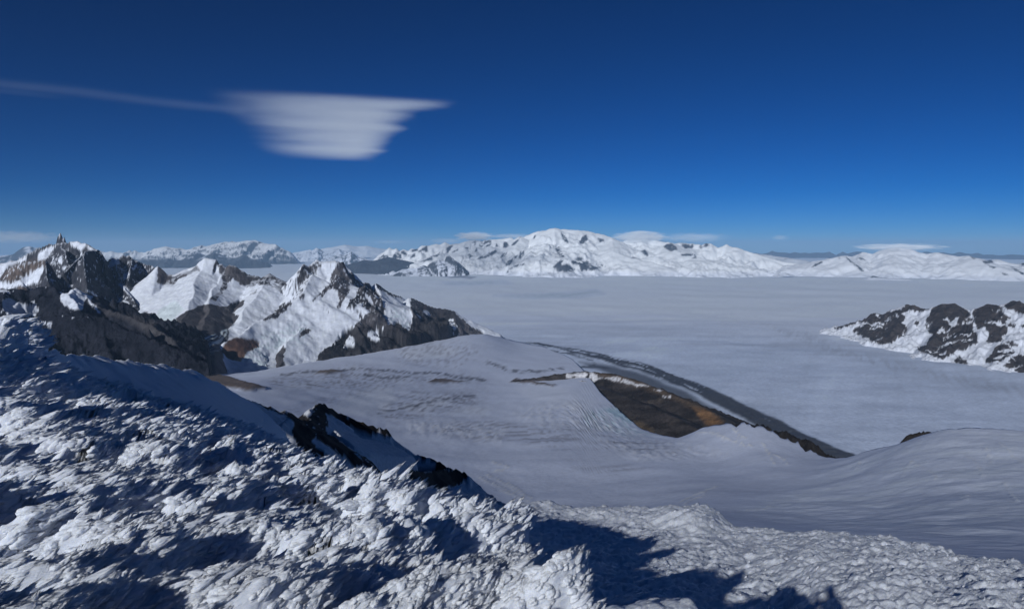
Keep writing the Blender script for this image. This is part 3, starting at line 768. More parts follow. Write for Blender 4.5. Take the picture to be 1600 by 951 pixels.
def build_far():
    # great white massif
    sk = [(540, 424), (560, 420), (575, 414)] + z3(10, 345, 50, 310, 100, 262, 140, 232, 165, 246, 190, 238, 215, 262, 240, 245, 280, 255, 310, 238, 340, 245, 365, 240, 400, 214, 440, 216, 480, 203, 520, 208, 570, 189, 620, 206, 680, 200, 740, 182, 800, 172, 860, 178, 930, 170, 1000, 165, 1045, 158, 1080, 152, 1110, 168, 1150, 145, 1180, 150, 1240, 130, 1290, 108, 1350, 98, 1400, 83, 1450, 79, 1500, 88, 1560, 93) + \
        z4(90, 68, 180, 74, 240, 80, 300, 95, 360, 116, 410, 145, 460, 128, 520, 118, 580, 128, 660, 140, 740, 150, 800, 150, 850, 155, 900, 160, 950, 150, 990, 180, 1020, 166, 1050, 157, 1080, 174, 1130, 180, 1170, 195, 1220, 212, 1300, 236, 1420, 262, 1500, 275) + [(1290, 421), (1330, 426)]
    def q3(a, b, d):
        return (580 + a / 5, 340 + b / 5, d)
    ex = [(crest3(q3(1450, 82, 42500), q3(1430, 200, 40500), q3(1460, 300, 39000), q3(1470, 420, 37200)), 0.42, 1200, 0.62),
          (crest3(q3(1160, 150, 42500), q3(1150, 260, 40500), q3(1090, 350, 38800), q3(1020, 430, 37200)), 0.40, 1000, 0.62),
          (crest3(q3(740, 182, 43000), q3(760, 290, 41000), q3(690, 380, 39000)), 0.40, 1000, 0.62),
          (crest3(q3(570, 190, 43500), q3(540, 270, 42000), q3(400, 330, 41000)), 0.40, 900, 0.62),
          (crest3((955, 372, 41500), (960, 392, 39500), (985, 402, 38300), (1030, 412, 37200)), 0.33, 1500, 0.6),
          (crest3((1050, 380, 41500), (1060, 392, 40000), (1090, 402, 39000)), 0.30, 1500, 0.6)]
    rocks = [z3(1435, 215, 1460, 220, 1515, 305, 1480, 310, 1440, 250), z3(1430, 380, 1470, 335, 1500, 335, 1480, 370, 1530, 360, 1590, 400, 1580, 420, 1500, 410, 1450, 425, 1450, 400),
             z4(15, 290, 60, 250, 80, 255, 60, 280, 120, 285, 140, 320, 40, 325), z4(120, 265, 170, 232, 210, 250, 260, 265, 330, 290, 260, 310, 180, 320, 170, 280), z4(30, 165, 50, 170, 85, 232, 60, 235, 35, 200),
             z3(1150, 310, 1165, 262, 1195, 260, 1195, 290, 1165, 325), z3(1050, 375, 1060, 345, 1140, 290, 1145, 300, 1080, 370), z3(1030, 235, 1035, 180, 1060, 190, 1080, 220, 1050, 240), z3(1090, 220, 1110, 195, 1165, 145, 1170, 160, 1120, 215),
             z3(965, 235, 980, 200, 990, 225), z3(830, 318, 880, 290, 930, 290, 920, 305, 850, 322), z3(915, 280, 970, 250, 985, 265, 940, 300), z3(1005, 315, 1020, 290, 1060, 270, 1060, 290), z3(1060, 412, 1130, 370, 1200, 358, 1195, 368, 1120, 385, 1070, 418),
             z3(950, 455, 1010, 425, 1070, 420, 1075, 445, 1010, 450), z3(1445, 450, 1475, 460, 1470, 475), z3(1550, 350, 1600, 320, 1640, 340, 1580, 365), z3(1262, 160, 1280, 130, 1290, 140, 1275, 165), z3(1480, 110, 1520, 150, 1545, 190, 1515, 195, 1490, 150),
             z4(168, 150, 190, 110, 215, 100, 225, 130, 195, 158), z4(80, 130, 105, 140, 110, 152, 85, 150), z4(535, 200, 560, 190, 580, 205, 580, 232, 560, 220), z4(670, 170, 700, 155, 720, 150, 745, 170, 760, 190, 710, 200), z4(840, 240, 865, 230, 878, 245), z4(480, 245, 490, 232, 505, 242),
             z4(770, 160, 800, 155, 850, 160, 850, 180, 800, 185), z4(880, 170, 930, 150, 950, 165, 900, 185), z4(275, 120, 320, 130, 325, 150, 300, 152), z4(775, 215, 850, 215, 840, 228, 780, 226),
             z3(45, 318, 100, 290, 135, 298, 135, 325, 60, 322), z3(160, 325, 190, 265, 235, 285, 240, 320), z3(215, 262, 260, 262, 300, 300, 260, 290), z3(285, 262, 360, 240, 370, 262, 320, 268), z3(300, 318, 340, 275, 345, 300), z3(370, 345, 430, 325, 480, 295, 480, 325, 400, 345), z3(365, 262, 400, 240, 440, 215, 445, 262, 400, 272),
             z3(480, 300, 540, 270, 540, 290, 500, 310), z3(575, 280, 590, 230, 640, 215, 600, 275), z3(630, 272, 680, 240, 680, 255, 640, 275), z3(750, 290, 765, 278, 795, 300, 770, 318), z3(730, 240, 760, 220, 790, 190, 820, 180, 815, 210, 760, 245), z3(835, 230, 860, 180, 940, 176, 930, 215, 880, 240), z3(805, 270, 825, 235, 835, 255)]
    far_range("mountain", sk, 44000, 42000, "broad white massif with cloud on its shoulders on the far side of the ice field", 8500, 5500, 640, 150, slope=0.62, R=900, p=0.42, ns=1900, amp=460, jag=130, snow_lo=0.36, seed=211, extra=ex, rocks=rocks, white=C(0.86, 0.88, 0.92),
              rock=(C(0.025, 0.027, 0.035), C(0.07, 0.07, 0.08)))
    # lower white volcano at the right
    sk = z5(230, 240, 330, 205, 420, 170, 480, 165, 540, 156, 570, 150, 578, 142, 600, 140, 640, 144, 700, 120, 730, 122, 760, 130, 810, 108, 850, 98, 900, 94, 950, 102, 1000, 118, 1050, 130, 1110, 120, 1180, 135, 1240, 143, 1290, 138, 1310, 140, 1340, 150, 1400, 165, 1450, 160, 1500, 178, 1560, 188, 1600, 174, 1700, 190, 1900, 240)
    def q5(a, b, d):
        return (1150 + a / 3.5556, 360 + b / 3.5556, d)
    ex = [(crest3(q5(600, 140, 40500), q5(640, 175, 39500), q5(690, 215, 38500), q5(730, 228, 37500)), 0.3, 900, 0.62), (crest3(q5(480, 165, 41500), q5(430, 195, 40500), q5(360, 225, 39500)), 0.3, 900, 0.62),
          (crest3(q5(1320, 150, 40000), q5(1400, 190, 38500), q5(1500, 205, 37800), q5(1590, 240, 37000)), 0.3, 900, 0.62)]
    rocks = [z5(565, 160, 575, 140, 590, 160), z5(605, 145, 625, 155, 645, 172, 715, 222, 700, 228, 640, 180), z5(420, 205, 440, 185, 482, 170, 480, 180, 450, 195), z5(670, 160, 690, 148, 725, 165, 690, 162), z5(1300, 140, 1335, 155, 1320, 158), z5(1365, 170, 1420, 160, 1430, 180, 1390, 185, 1445, 205, 1430, 212),
             z5(1490, 200, 1540, 205, 1600, 235, 1600, 250, 1540, 215), z5(1470, 230, 1520, 250, 1490, 248), z5(1575, 175, 1620, 180, 1620, 205, 1590, 195)]
    far_range("mountain", sk, 42000, 41500, "low white snow volcano under a flat cap cloud towards the picture's right edge", 5500, 4500, 330, 110, slope=0.36, R=1100, p=0.58, ns=2000, amp=230, jag=80, snow_lo=0.36, seed=231, extra=ex, rocks=rocks, white=C(0.82, 0.84, 0.88))
    far_range("nunatak", z5(700, 268, 740, 255, 760, 250, 790, 258, 850, 263, 920, 268, 970, 272, 1020, 284), 35000, 34500, "thin rock rib breaking the ice below the white volcano", 1200, 1500, 90, 30, slope=0.3, R=400, p=0.6, ns=700, amp=40, jag=25, snow_lo=0.75, seed=241, rocks=[z5(740, 262, 765, 250, 860, 262, 970, 270, 970, 276, 860, 270, 780, 264)])
    # dark island hills in the ice, left of the massif
    far_range("nunatak", [(528, 419), (542, 415), (552, 411), (563, 407), (570, 406), (580, 407), (590, 406), (598, 403), (610, 401), (622, 404), (634, 407), (645, 410), (655, 413)], 41500, 41000, "smooth dark hill rising from the ice behind the snowy peak", 2500, 2500, 150, 50, slope=0.3, R=900, p=0.7, ns=1300, amp=130, jag=40, snow_lo=1.3, seed=251, rock=(C(0.025, 0.028, 0.036), C(0.05, 0.052, 0.06)))
    far_range("nunatak", z3(150, 452, 190, 428, 230, 404, 265, 402, 300, 398, 350, 392, 385, 378, 410, 368, 440, 380, 455, 362, 480, 345, 530, 328, 560, 340, 590, 330, 605, 302, 620, 290, 650, 328, 680, 345, 700, 365, 720, 385, 760, 400), 37600, 38200, "broken dark rock hills in the ice left of the white massif", 2600, 2500, 170, 60, slope=0.34, R=700, p=0.7, ns=1200, amp=150, jag=60, snow_lo=0.86, seed=261)
    # far snowy ranges along the left horizon
    sk = z1(520, 205, 570, 186, 600, 195, 640, 190, 680, 200, 720, 184, 745, 195, 770, 188, 800, 198, 840, 192, 880, 178, 910, 170, 950, 163, 990, 172, 1030, 172, 1060, 180, 1100, 176, 1150, 154, 1190, 168, 1230, 160, 1270, 148, 1300, 138, 1330, 132, 1370, 145, 1400, 140, 1440, 132, 1463, 128) + \
        z2(160, 68, 200, 62, 230, 54, 260, 56, 290, 60, 320, 52, 350, 48, 380, 54, 400, 66, 430, 62, 460, 66, 490, 66, 510, 84, 540, 98, 570, 108)
    far_range("mountain", sk, 72000, 66000, "jagged blue-white snowy range along the horizon behind the domed peak", 9000, 5000, 420, 90, slope=0.5, R=1200, p=0.65, ns=2600, amp=520, jag=220, snow_lo=0.80, seed=271, white=C(0.82, 0.83, 0.85), snow_z=(250, 700))
    sk = z1(640, 240, 690, 230, 760, 240, 830, 232, 900, 240, 960, 228, 1010, 245, 1045, 236, 1080, 215, 1120, 194, 1150, 205, 1180, 214, 1210, 205, 1240, 200, 1280, 222, 1310, 232, 1350, 222, 1380, 210, 1420, 226, 1440, 234) + z2(140, 128, 180, 110, 205, 122, 240, 135, 280, 138, 320, 118, 350, 136, 380, 146, 410, 155, 440, 168)
    far_range("mountain", sk, 58000, 54000, "dark blue lower range in front of the jagged snowy horizon range", 6000, 4000, 300, 80, slope=0.42, R=900, p=0.7, ns=2000, amp=330, jag=110, snow_lo=0.93, seed=281, snow_z=(500, 900))
    far_range("mountain", [(-120, 398), (-70, 395), (-30, 397), (0, 399), (18, 397), (26, 391), (38, 386), (48, 384), (56, 387), (64, 386), (75, 392), (100, 400)], 70000, 70000, "blue far range behind the granite towers", 8000, 4000, 130, 60, slope=0.4, R=1400, p=0.7, ns=2600, amp=420, jag=120, snow_lo=0.93, seed=291)
    far_range("nunatak", z2(560, 112, 600, 106, 630, 100, 650, 96, 665, 98, 690, 86, 700, 92, 720, 104, 760, 100, 790, 92, 800, 88, 815, 98, 850, 108), 78000, 78000, "row of small snow-capped rock teeth on the far ice", 4000, 3000, 150, 40, slope=0.35, R=900, p=0.7, ns=1500, amp=180, jag=120, snow_lo=0.82, seed=301)
    far_range("nunatak", z2(770, 130, 790, 122, 810, 116, 825, 122, 840, 112, 860, 104, 875, 116, 890, 128, 920, 136), 60000, 60000, "pair of small rock teeth on the far ice behind the rocky peak's summit", 2500, 2500, 90, 40, slope=0.38, R=700, p=0.7, ns=1100, amp=150, jag=80, snow_lo=0.84, seed=311)
    far_range("mountain", z2(700, 95, 760, 84, 800, 78, 840, 70, 870, 76, 900, 80, 940, 76, 980, 86, 1010, 90, 1060, 96), 105000, 105000, "faint white snow domes on the horizon above the rocky peak", 8000, 6000, 120, 40, slope=0.2, R=1400, p=0.8, ns=4000, amp=160, jag=120, snow_lo=0.6, seed=321, white=C(0.82, 0.84, 0.88))
    # far blue lowland ranges on the right horizon
    n = np.random.default_rng(4)
    xs = np.arange(1170, 1345, 9.0)
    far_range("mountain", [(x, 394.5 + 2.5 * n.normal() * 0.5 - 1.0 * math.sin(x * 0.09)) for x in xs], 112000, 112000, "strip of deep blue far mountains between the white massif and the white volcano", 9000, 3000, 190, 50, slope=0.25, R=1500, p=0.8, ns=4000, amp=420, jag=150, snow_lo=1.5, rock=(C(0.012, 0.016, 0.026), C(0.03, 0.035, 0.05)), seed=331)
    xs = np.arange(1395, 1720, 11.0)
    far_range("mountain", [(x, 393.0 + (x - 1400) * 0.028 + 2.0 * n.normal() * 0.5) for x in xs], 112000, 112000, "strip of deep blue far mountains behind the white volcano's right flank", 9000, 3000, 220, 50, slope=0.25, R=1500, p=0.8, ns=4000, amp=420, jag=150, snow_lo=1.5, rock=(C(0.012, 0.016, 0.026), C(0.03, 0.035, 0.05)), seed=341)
    far_range("hillside", [(1150, 396), (1188, 396.6), (1201, 398), (1227, 402.5), (1254, 406), (1264, 409), (1300, 414), (1330, 417)], 60000, 52000, "snow slopes with small rocks running down behind the ice field's far bay", 5000, 4000, 110, 40, slope=0.2, R=1200, p=0.7, ns=2000, amp=140, jag=90, snow_lo=0.9, seed=351, white=C(0.82, 0.84, 0.88))
# ------------------------------------------------------------------ the glacier plateau between the summit and the ice field
LIP = [(-300, 7000), (250, 5600), (300, 5500), (390, 5600), (520, 6600), (640, 8000), (755, 9600), (800, 10200), (850, 10000), (880, 9300), (900, 8300), (915, 6600), (930, 5000), (960, 4000), (1000, 3300), (1060, 2900), (1100, 2550), (1180, 2300), (1240, 2150), (1300, 2000), (1345, 1700), (1416, 1500), (1500, 1480), (1600, 1500), (2000, 1500)]

def build_plateau():
    nc, nr, ns = 500, 250, 22
    pxs = np.linspace(-200, 1850, nc)
    az = np.array([az_of(p) for p in pxs])
    lipd = np.exp(np.interp(pxs, [q[0] for q in LIP], [math.log(q[1]) for q in LIP]))
    lipd = np.convolve(np.pad(lipd, 3, mode='edge'), np.ones(7) / 7, 'valid')
    lipd *= 1 + (0.012 + 0.05 * smooth(1120, 1170, pxs) * smooth(1330, 1290, pxs)) * fbm(pxs / 14, pxs * 0 + 3, 4, 4)
    t = np.linspace(0, 1, nr)[:, None]
    D = 110 * (lipd[None, :] / 110) ** t
    sk = np.linspace(0, 1, ns + 1)[1:, None] ** 1.5
    D = np.vstack([D, lipd[None, :] * (1 + 0.55 * sk)])
    A = np.broadcast_to(az, D.shape)
    X, Y = D * np.sin(A), D * np.cos(A)
    pts = [(-200, 600, 3000), (0, 600, 3500), (250, 590, 5000), (300, 592, 5000), (390, 582, 5600), (520, 560, 6600), (640, 540, 8000), (755, 521, 9600), (800, 533, 10000), (850, 545, 9600), (870, 565, 8000), (880, 585, 6500), (905, 600, 5200), (900, 562, 8400), (880, 552, 9300),
           (800, 600, 5800), (650, 600, 5000), (500, 600, 4200), (400, 600, 3600), (600, 560, 6800), (700, 560, 7200), (600, 650, 3200), (450, 650, 2600), (800, 650, 3500), (930, 622, 4300), (960, 640, 3800), (1000, 668, 3300), (1060, 684, 2850), (700, 700, 2200), (850, 700, 2200), (1000, 700, 2200), (1100, 668, 2550), (1180, 662, 2300), (1240, 688, 2150), (1300, 712, 2000),
           (900, 760, 1500), (1100, 760, 1300), (1000, 790, 1100), (800, 780, 1300), (650, 760, 1300), (1416, 688, 1500), (1470, 674, 1480), (1600, 672, 1500), (1750, 680, 1500), (1345, 708, 1700), (1200, 745, 1500), (1400, 780, 900), (1200, 800, 800), (1600, 850, 400), (1300, 840, 400), (1050, 805, 700), (1600, 760, 900),
           (1000, 860, 250), (1300, 900, 200), (1600, 920, 180), (700, 860, 300), (400, 800, 500), (1130, 720, 1900)]
    Z = tps_pixels(pts, reg=2e-3)(A, D)
    inside = np.arange(nr + ns)[:, None] < nr
    lz = Z[nr - 1]
    over = (D - lipd[None, :])
    Z = np.where(inside, Z, lz[None, :] - over * 0.75 - 0.0004 * over ** 2)
    Z = np.maximum(Z, -60)
    # rolling relief of the snow, wind ripples, crevasse swarms
    far = smooth(300, 1500, D)
    Z = Z + inside * (far * 9 * fbm(X / 420, Y / 420, 3, 401) + (1.8 + 2.2 * smooth(1800, 2600, D)) * smooth(200, 700, D) * fbm(X / 90, Y / 160, 5, 402, 0.55))
    m = Mask(X, Y, Z, 6, 0.02, 405, sx=0.6)
    m2 = Mask(X, Y, Z, 2.5, 0.09, 406)
    c = np.broadcast_to(C(0.66, 0.71, 0.85), X.shape + (3,)).copy()
    grime = fbm(X / 700, Y / 240, 5, 411)
    c *= (1 + 0.14 * grime)[..., None]
    # cleaner drifts and greyer bands of old summer surface
    for poly, a in (([(620, 547), (680, 538), (720, 548), (700, 557), (640, 562)], 0.7), ([(510, 640), (560, 610), (610, 605), (618, 620), (600, 650), (540, 648)], 0.7), ([(620, 636), (660, 625), (700, 618), (705, 628), (660, 645)], 0.8), ([(700, 645), (740, 632), (765, 640), (760, 650)], 0.6),
                    ([(540, 575), (560, 570), (555, 577)], 0.6), ([(400, 610), (470, 596), (520, 590), (500, 604), (430, 616)], 0.4), ([(860, 600), (900, 612), (940, 630), (900, 640), (830, 625), (800, 605)], 0.35)):
        c = paint(c, m2(poly, soft=5) * a, SNOW)
    dirt = C(0.28, 0.28, 0.33)
    lay = smooth(-0.1, 0.35, fbm((X + Y * 0.25) / 300, (Y - 0.2 * X) / 46, 4, 415))
    for poly, a in (([(420, 590), (560, 572), (640, 590), (730, 585), (760, 595), (640, 600), (520, 608), (430, 606)], 0.6), ([(590, 640), (640, 612), (740, 615), (750, 628), (640, 655), (600, 655)], 0.65), ([(620, 540), (720, 530), (760, 550), (720, 575), (620, 570)], 0.4),
                    ([(640, 665), (760, 655), (900, 672), (1050, 690), (1060, 712), (900, 700), (760, 690)], 0.5), ([(880, 715), (960, 720), (1020, 735), (960, 745), (900, 735)], 0.3), ([(450, 640), (560, 606), (620, 600), (560, 618), (470, 650)], 0.35)):
        c = paint(c, np.clip(m(poly, soft=8) * a * 1.5, 0, 0.9) * lay, dirt)
    wav = smooth(0.05, 0.4, ridged(X / 60 + 0.6 * fbm(X / 200, Y / 200, 3, 1), Y / 200, 3, 421) - 0.3)
    c = paint(c, wav * 0.22 * m([(600, 600), (760, 600), (760, 660), (600, 665)], soft=15), dirt)
    # dark threads of debris
    for pts_, w_ in (([(520, 580), (560, 576), (600, 578), (640, 582), (680, 582), (720, 590), (760, 594)], 1.5), ([(440, 585), (480, 580), (520, 582)], 1.6), ([(570, 585), (600, 590), (640, 588)], 1.4), ([(760, 566), (780, 572), (800, 580), (840, 580), (880, 575)], 1.6), ([(590, 645), (640, 635), (700, 622), (740, 618)], 1.4)):
        c = paint(c, m2.line(pts_, w_ * 1.3) * 0.85 * smooth(-0.3, 0.1, fbm(X / 60, Y / 60, 3, 425)), C(0.10, 0.10, 0.12))
    # outcrops along the upper edge
    ob = C(0.20, 0.155, 0.125)
    for poly in ([(310, 577), (345, 585), (380, 596), (420, 606), (390, 612), (350, 605), (310, 600)], zk(460, 200, 500, 182, 560, 176, 610, 188, 560, 196, 500, 200), zk(1010, 235, 1050, 222, 1120, 225, 1200, 235, 1120, 240, 1030, 242), z7(95, 258, 120, 245, 180, 250, 230, 262, 290, 270, 280, 276, 180, 265)):
        k = m2(poly, soft=1.0)
        c = paint(c, k, ob * (0.8 + 0.5 * fbm(X / 40, Y / 40, 3, 431))[..., None])
        Z = Z + 10 * k * (1 + fbm(X / 40, Y / 40, 3, 432))
    # icefall at the lip: broken blue ice
    fall = m2(z7(400, 390, 480, 370, 560, 350, 640, 400, 610, 440, 690, 480, 560, 478, 420, 440), soft=5)
    Z = Z + inside * fall * 16 * (ridged(X / 34, Y / 34, 3, 441) - 0.5)
    c = paint(c, fall * smooth(-0.1, 0.3, fbm(X / 20, Y / 20, 3, 442)) * 0.8, C(0.52, 0.68, 0.76))
    c = paint(c, m2(z7(490, 375, 560, 360, 640, 402, 600, 432, 560, 410), soft=3) * 0.7, C(0.45, 0.64, 0.74))
    # crevasse lines: pale lips beside narrow dark slots
    crev = [(z7(400, 290, 640, 395, 690, 478), 0)]
    for pts_, w_ in ((z7(960, 470, 1010, 500, 1060, 515, 1110, 525), 1.2), (z7(1030, 450, 1050, 480, 1100, 500), 1.0), (z7(1150, 510, 1180, 560, 1200, 600), 1.4), (z7(1200, 560, 1240, 580, 1255, 600), 1.2), (z7(1240, 460, 1230, 490), 1.4), (z7(870, 470, 930, 468, 990, 490), 1.2),
                     ([(1060, 785), (1090, 772), (1118, 760)], 1.2), ([(1068, 788), (1100, 772)], 1.0), ([(1165, 797), (1195, 794), (1205, 792)], 1.6), ([(1218, 790), (1236, 787)], 1.5), ([(745, 745), (775, 757), (805, 772)], 1.0), ([(760, 740), (795, 760), (820, 775)], 1.2), ([(765, 735), (800, 735)], 1.0), ([(780, 765), (825, 782)], 1.4), ([(770, 722), (795, 730)], 1.2), ([(795, 755), (830, 778)], 1.0),
                     ([(1335, 735), (1345, 720)], 1.2), ([(1500, 780), (1512, 775)], 1.6), ([(1505, 785), (1512, 783)], 1.4), ([(1408, 745), (1412, 738), (1425, 720)], 1.2), ([(1510, 710), (1530, 730), (1535, 745)], 1.2), ([(1540, 700), (1550, 725)], 1.0), ([(1420, 720), (1450, 735), (1465, 750)], 1.0), ([(1560, 690), (1585, 715), (1600, 722)], 1.2), ([(1570, 755), (1590, 790)], 1.0)):
        k = m2.line(pts_, w_, w_ * 0.8)
        c = paint(c, k * 0.85, C(0.84, 0.85, 0.87))
        Z = Z + inside * k * np.clip(D / 1000, 0.3, 3) * 1.4
    cf = m2([(800, 640), (900, 625), (940, 650), (1000, 680), (900, 672), (820, 662)], soft=10) + m2([(640, 655), (800, 670), (780, 690), (640, 675)], soft=10) + 0.7 * m2([(900, 680), (1080, 690), (1140, 710), (1000, 720)], soft=10)
    rip = smooth(0.5, 0.8, ridged(X / 26 + 0.5 * fbm(X / 60, Y / 60, 2, 3), Y / 60, 2, 451))
    Z = Z + inside * cf * rip * 6.0
    c = paint(c, 0.5 * cf * rip, C(0.82, 0.83, 0.86))
    # the right-hand dome is wind-packed: fine drift lines
    dome = m2([(1330, 711), (1416, 680), (1468, 668), (1700, 660), (1700, 860), (1300, 830), (1150, 800)], soft=20)
    c = paint(c, 0.7 * dome, C(0.76, 0.82, 0.95))
    drift = fbm((X + 0.5 * Y) / 18, (Y - 0.5 * X) / 120, 4, 455)
    Z = Z + inside * dome * (5.5 * fbm(X / 130, Y / 170, 5, 456) + 0.35 * drift + 1.6 * (ridged(X / 90, Y / 70, 3, 458) - 0.5))
    c = c * (1 + 0.08 * drift * dome)[..., None]
    c = paint(c, 0.30 * dome * smooth(0.0, 0.4, fbm(X / 120, Y / 90, 4, 457)), C(0.52, 0.57, 0.68))
    # dark rock where the edge breaks off
    skirt = 1 - np.broadcast_to(inside, X.shape).astype(float)
    c = paint(c, skirt * (pxs > 1060)[None, :] * smooth(0.02, 0.05, over / lipd[None, :] + 0.02 * fbm(X / 50, Y / 50, 3, 461)), C(0.03, 0.028, 0.03))
    me = grid_mesh("glacier_plateau", X, Y, Z, np.clip(c, 0.01, 0.9))
    o = link("glacier_plateau", me, terrain_mat("firn", 0.06, 1.5, 0.65, 0.12, snow_relief=1.0))
    set_props(o, "rolling grey-white glacier plateau below the summit", "glacier", "structure")

# bare brown hill that shows through the ice
def build_brown_hill():
    A, D, X, Y = polar(780, 1190, 300, 3000, 6800, 160, False)
    def q(a, b, d):
        return (760 + a / 2.6667, 500 + b / 2.6667, d)
    R = [(crest3(q(60, 262, 5900), q(180, 240, 6000), q(300, 222, 6000), q(420, 213, 6000), q(520, 222, 5900), q(600, 240, 5700), q(680, 268, 5400), q(760, 300, 5100), q(840, 332, 4800), q(900, 360, 4600), q(950, 388, 4400), q(990, 425, 4150), q(1010, 470, 3900)), 0.45, 900, 0.9)]
    R.append((crest3(q(400, 250, 5500), q(520, 300, 5000), q(640, 340, 4600), q(760, 390, 4200), q(860, 440, 3900)), 0.4, 500, 0.8))
    Z, drop = heights(X, Y, R, 60, 500, 471)
    gx, gy = (X * 0.75 + Y * 0.66), (Y * 0.75 - X * 0.66)
    gr_ = ridged(gx / 120 + 0.4 * fbm(X / 200, Y / 200, 3, 5), gy / 700, 4, 475)
    Z = Z + 34 * (ridged(X / 260, Y / 260, 5, 473) - 0.5) * smooth(0, 60, drop) + 26 * (gr_ - 0.5) * smooth(10, 120, drop) + 9 * fbm(X / 45, Y / 45, 4, 474)
    m = Mask(X, Y, Z, 3, 0.1, 476)
    gul = fbm((X * 0.75 + Y * 0.66) / 70, (Y * 0.75 - X * 0.66) / 600, 4, 477)
    c = rock_colors(X, Y, Z, C(0.026, 0.022, 0.022), C(0.062, 0.052, 0.049), 478, 200)
    c = c * (1 + 0.9 * gul + 1.3 * (gr_ - 0.5))[..., None]
    c = paint(c, 0.5 * smooth(0.2, 0.5, fbm(X / 160, Y / 160, 4, 480)), C(0.085, 0.068, 0.055))
    rim = m(z7(420, 210, 540, 225, 650, 255, 760, 300, 850, 335, 950, 385, 985, 425, 940, 440, 880, 380, 780, 330, 640, 280, 520, 245), soft=5)
    c = paint(c, 0.75 * rim, C(0.14, 0.098, 0.066) * (1 + 0.9 * gul)[..., None])
    oc = m(z7(860, 365, 905, 365, 950, 395, 988, 428, 930, 440, 900, 420), soft=4)
    c = paint(c, 0.85 * oc, C(0.25, 0.135, 0.06) * (1 + 1.1 * gul)[..., None])
    c = paint(c, 0.6 * m(z7(600, 425, 640, 420, 700, 460, 700, 478, 650, 470), soft=4), C(0.14, 0.10, 0.06))
    sn = np.zeros(X.shape)
    for poly in (z7(330, 222, 440, 218, 480, 240, 440, 262, 360, 262, 330, 245), z7(480, 240, 540, 236, 620, 262, 690, 275, 650, 278, 560, 258), z7(735, 315, 765, 312, 770, 322, 740, 322), z7(360, 285, 400, 284, 400, 290, 365, 290), z7(690, 285, 735, 290, 720, 296)):
        sn = np.maximum(sn, m(poly, soft=1) * smooth(-0.35, 0.0, fbm(X / 70, Y / 40, 3, 479)))
    c = paint(c, sn, C(0.70, 0.70, 0.74))
    me = grid_mesh("hillside", X, Y, Z, np.clip(c, 0.01, 0.9), keep=Z > -40)
    o = link("hillside", me, terrain_mat("brown_scree", 0.035, 16.0, 0.85, 0.5))
    set_props(o, "bare brown and ochre hill bulging through the ice beside the dark moraine", "hillside", "structure")

# dark rocks that stick out past the broken edge of the plateau
def build_lip_rocks():
    def q(a, b, d):
        return (760 + a / 2.6667, 500 + b / 2.6667, d)
    sets = [("ragged dark rock step below the broken snow edge of the plateau", [q(960, 434, 2800), q(1010, 428, 2700), q(1090, 432, 2600), q(1150, 431, 2560), q(1185, 448, 2520), q(1225, 462, 2500), q(1245, 456, 2460), q(1285, 478, 2420), q(1325, 492, 2400), q(1365, 508, 2350), q(1395, 540, 2300), q(1430, 562, 2250), q(1500, 572, 2180), q(1550, 568, 2100)]),
            ("short dark rock rim on the crest of the smooth snow dome", [(1412, 690, 1530), (1420, 680, 1540), (1432, 674, 1550), (1450, 671.5, 1560), (1468, 671.5, 1560), (1476, 673, 1560), (1484, 676, 1560)])]
    for i, (label, cr) in enumerate(sets):
        A, D, X, Y = polar(cr[0][0] - 12, cr[-1][0] + 12, 220 if i == 0 else 90, min(c_[2] for c_ in cr) - 60, max(c_[2] for c_ in cr) + 260, 60, False)
        Z, drop = heights(X, Y, [(crest3(*cr), 1.3, 40, 0.75)], 14, 60, 481 + i)
        Z = Z + 7 * fbm(X / 22, Y / 22, 4, 483 + i) * (0.4 if i == 0 else 0.25)
        c = rock_colors(X, Y, Z, C(0.012, 0.011, 0.012), C(0.035, 0.03, 0.028), 485, 40)
        me = grid_mesh("rock_outcrop", X, Y, Z, c)
        o = link("rock_outcrop", me, terrain_mat("lip_rock", 0.1, 5.0, 0.85, 0.3))
        set_props(o, label, "rock", "structure")

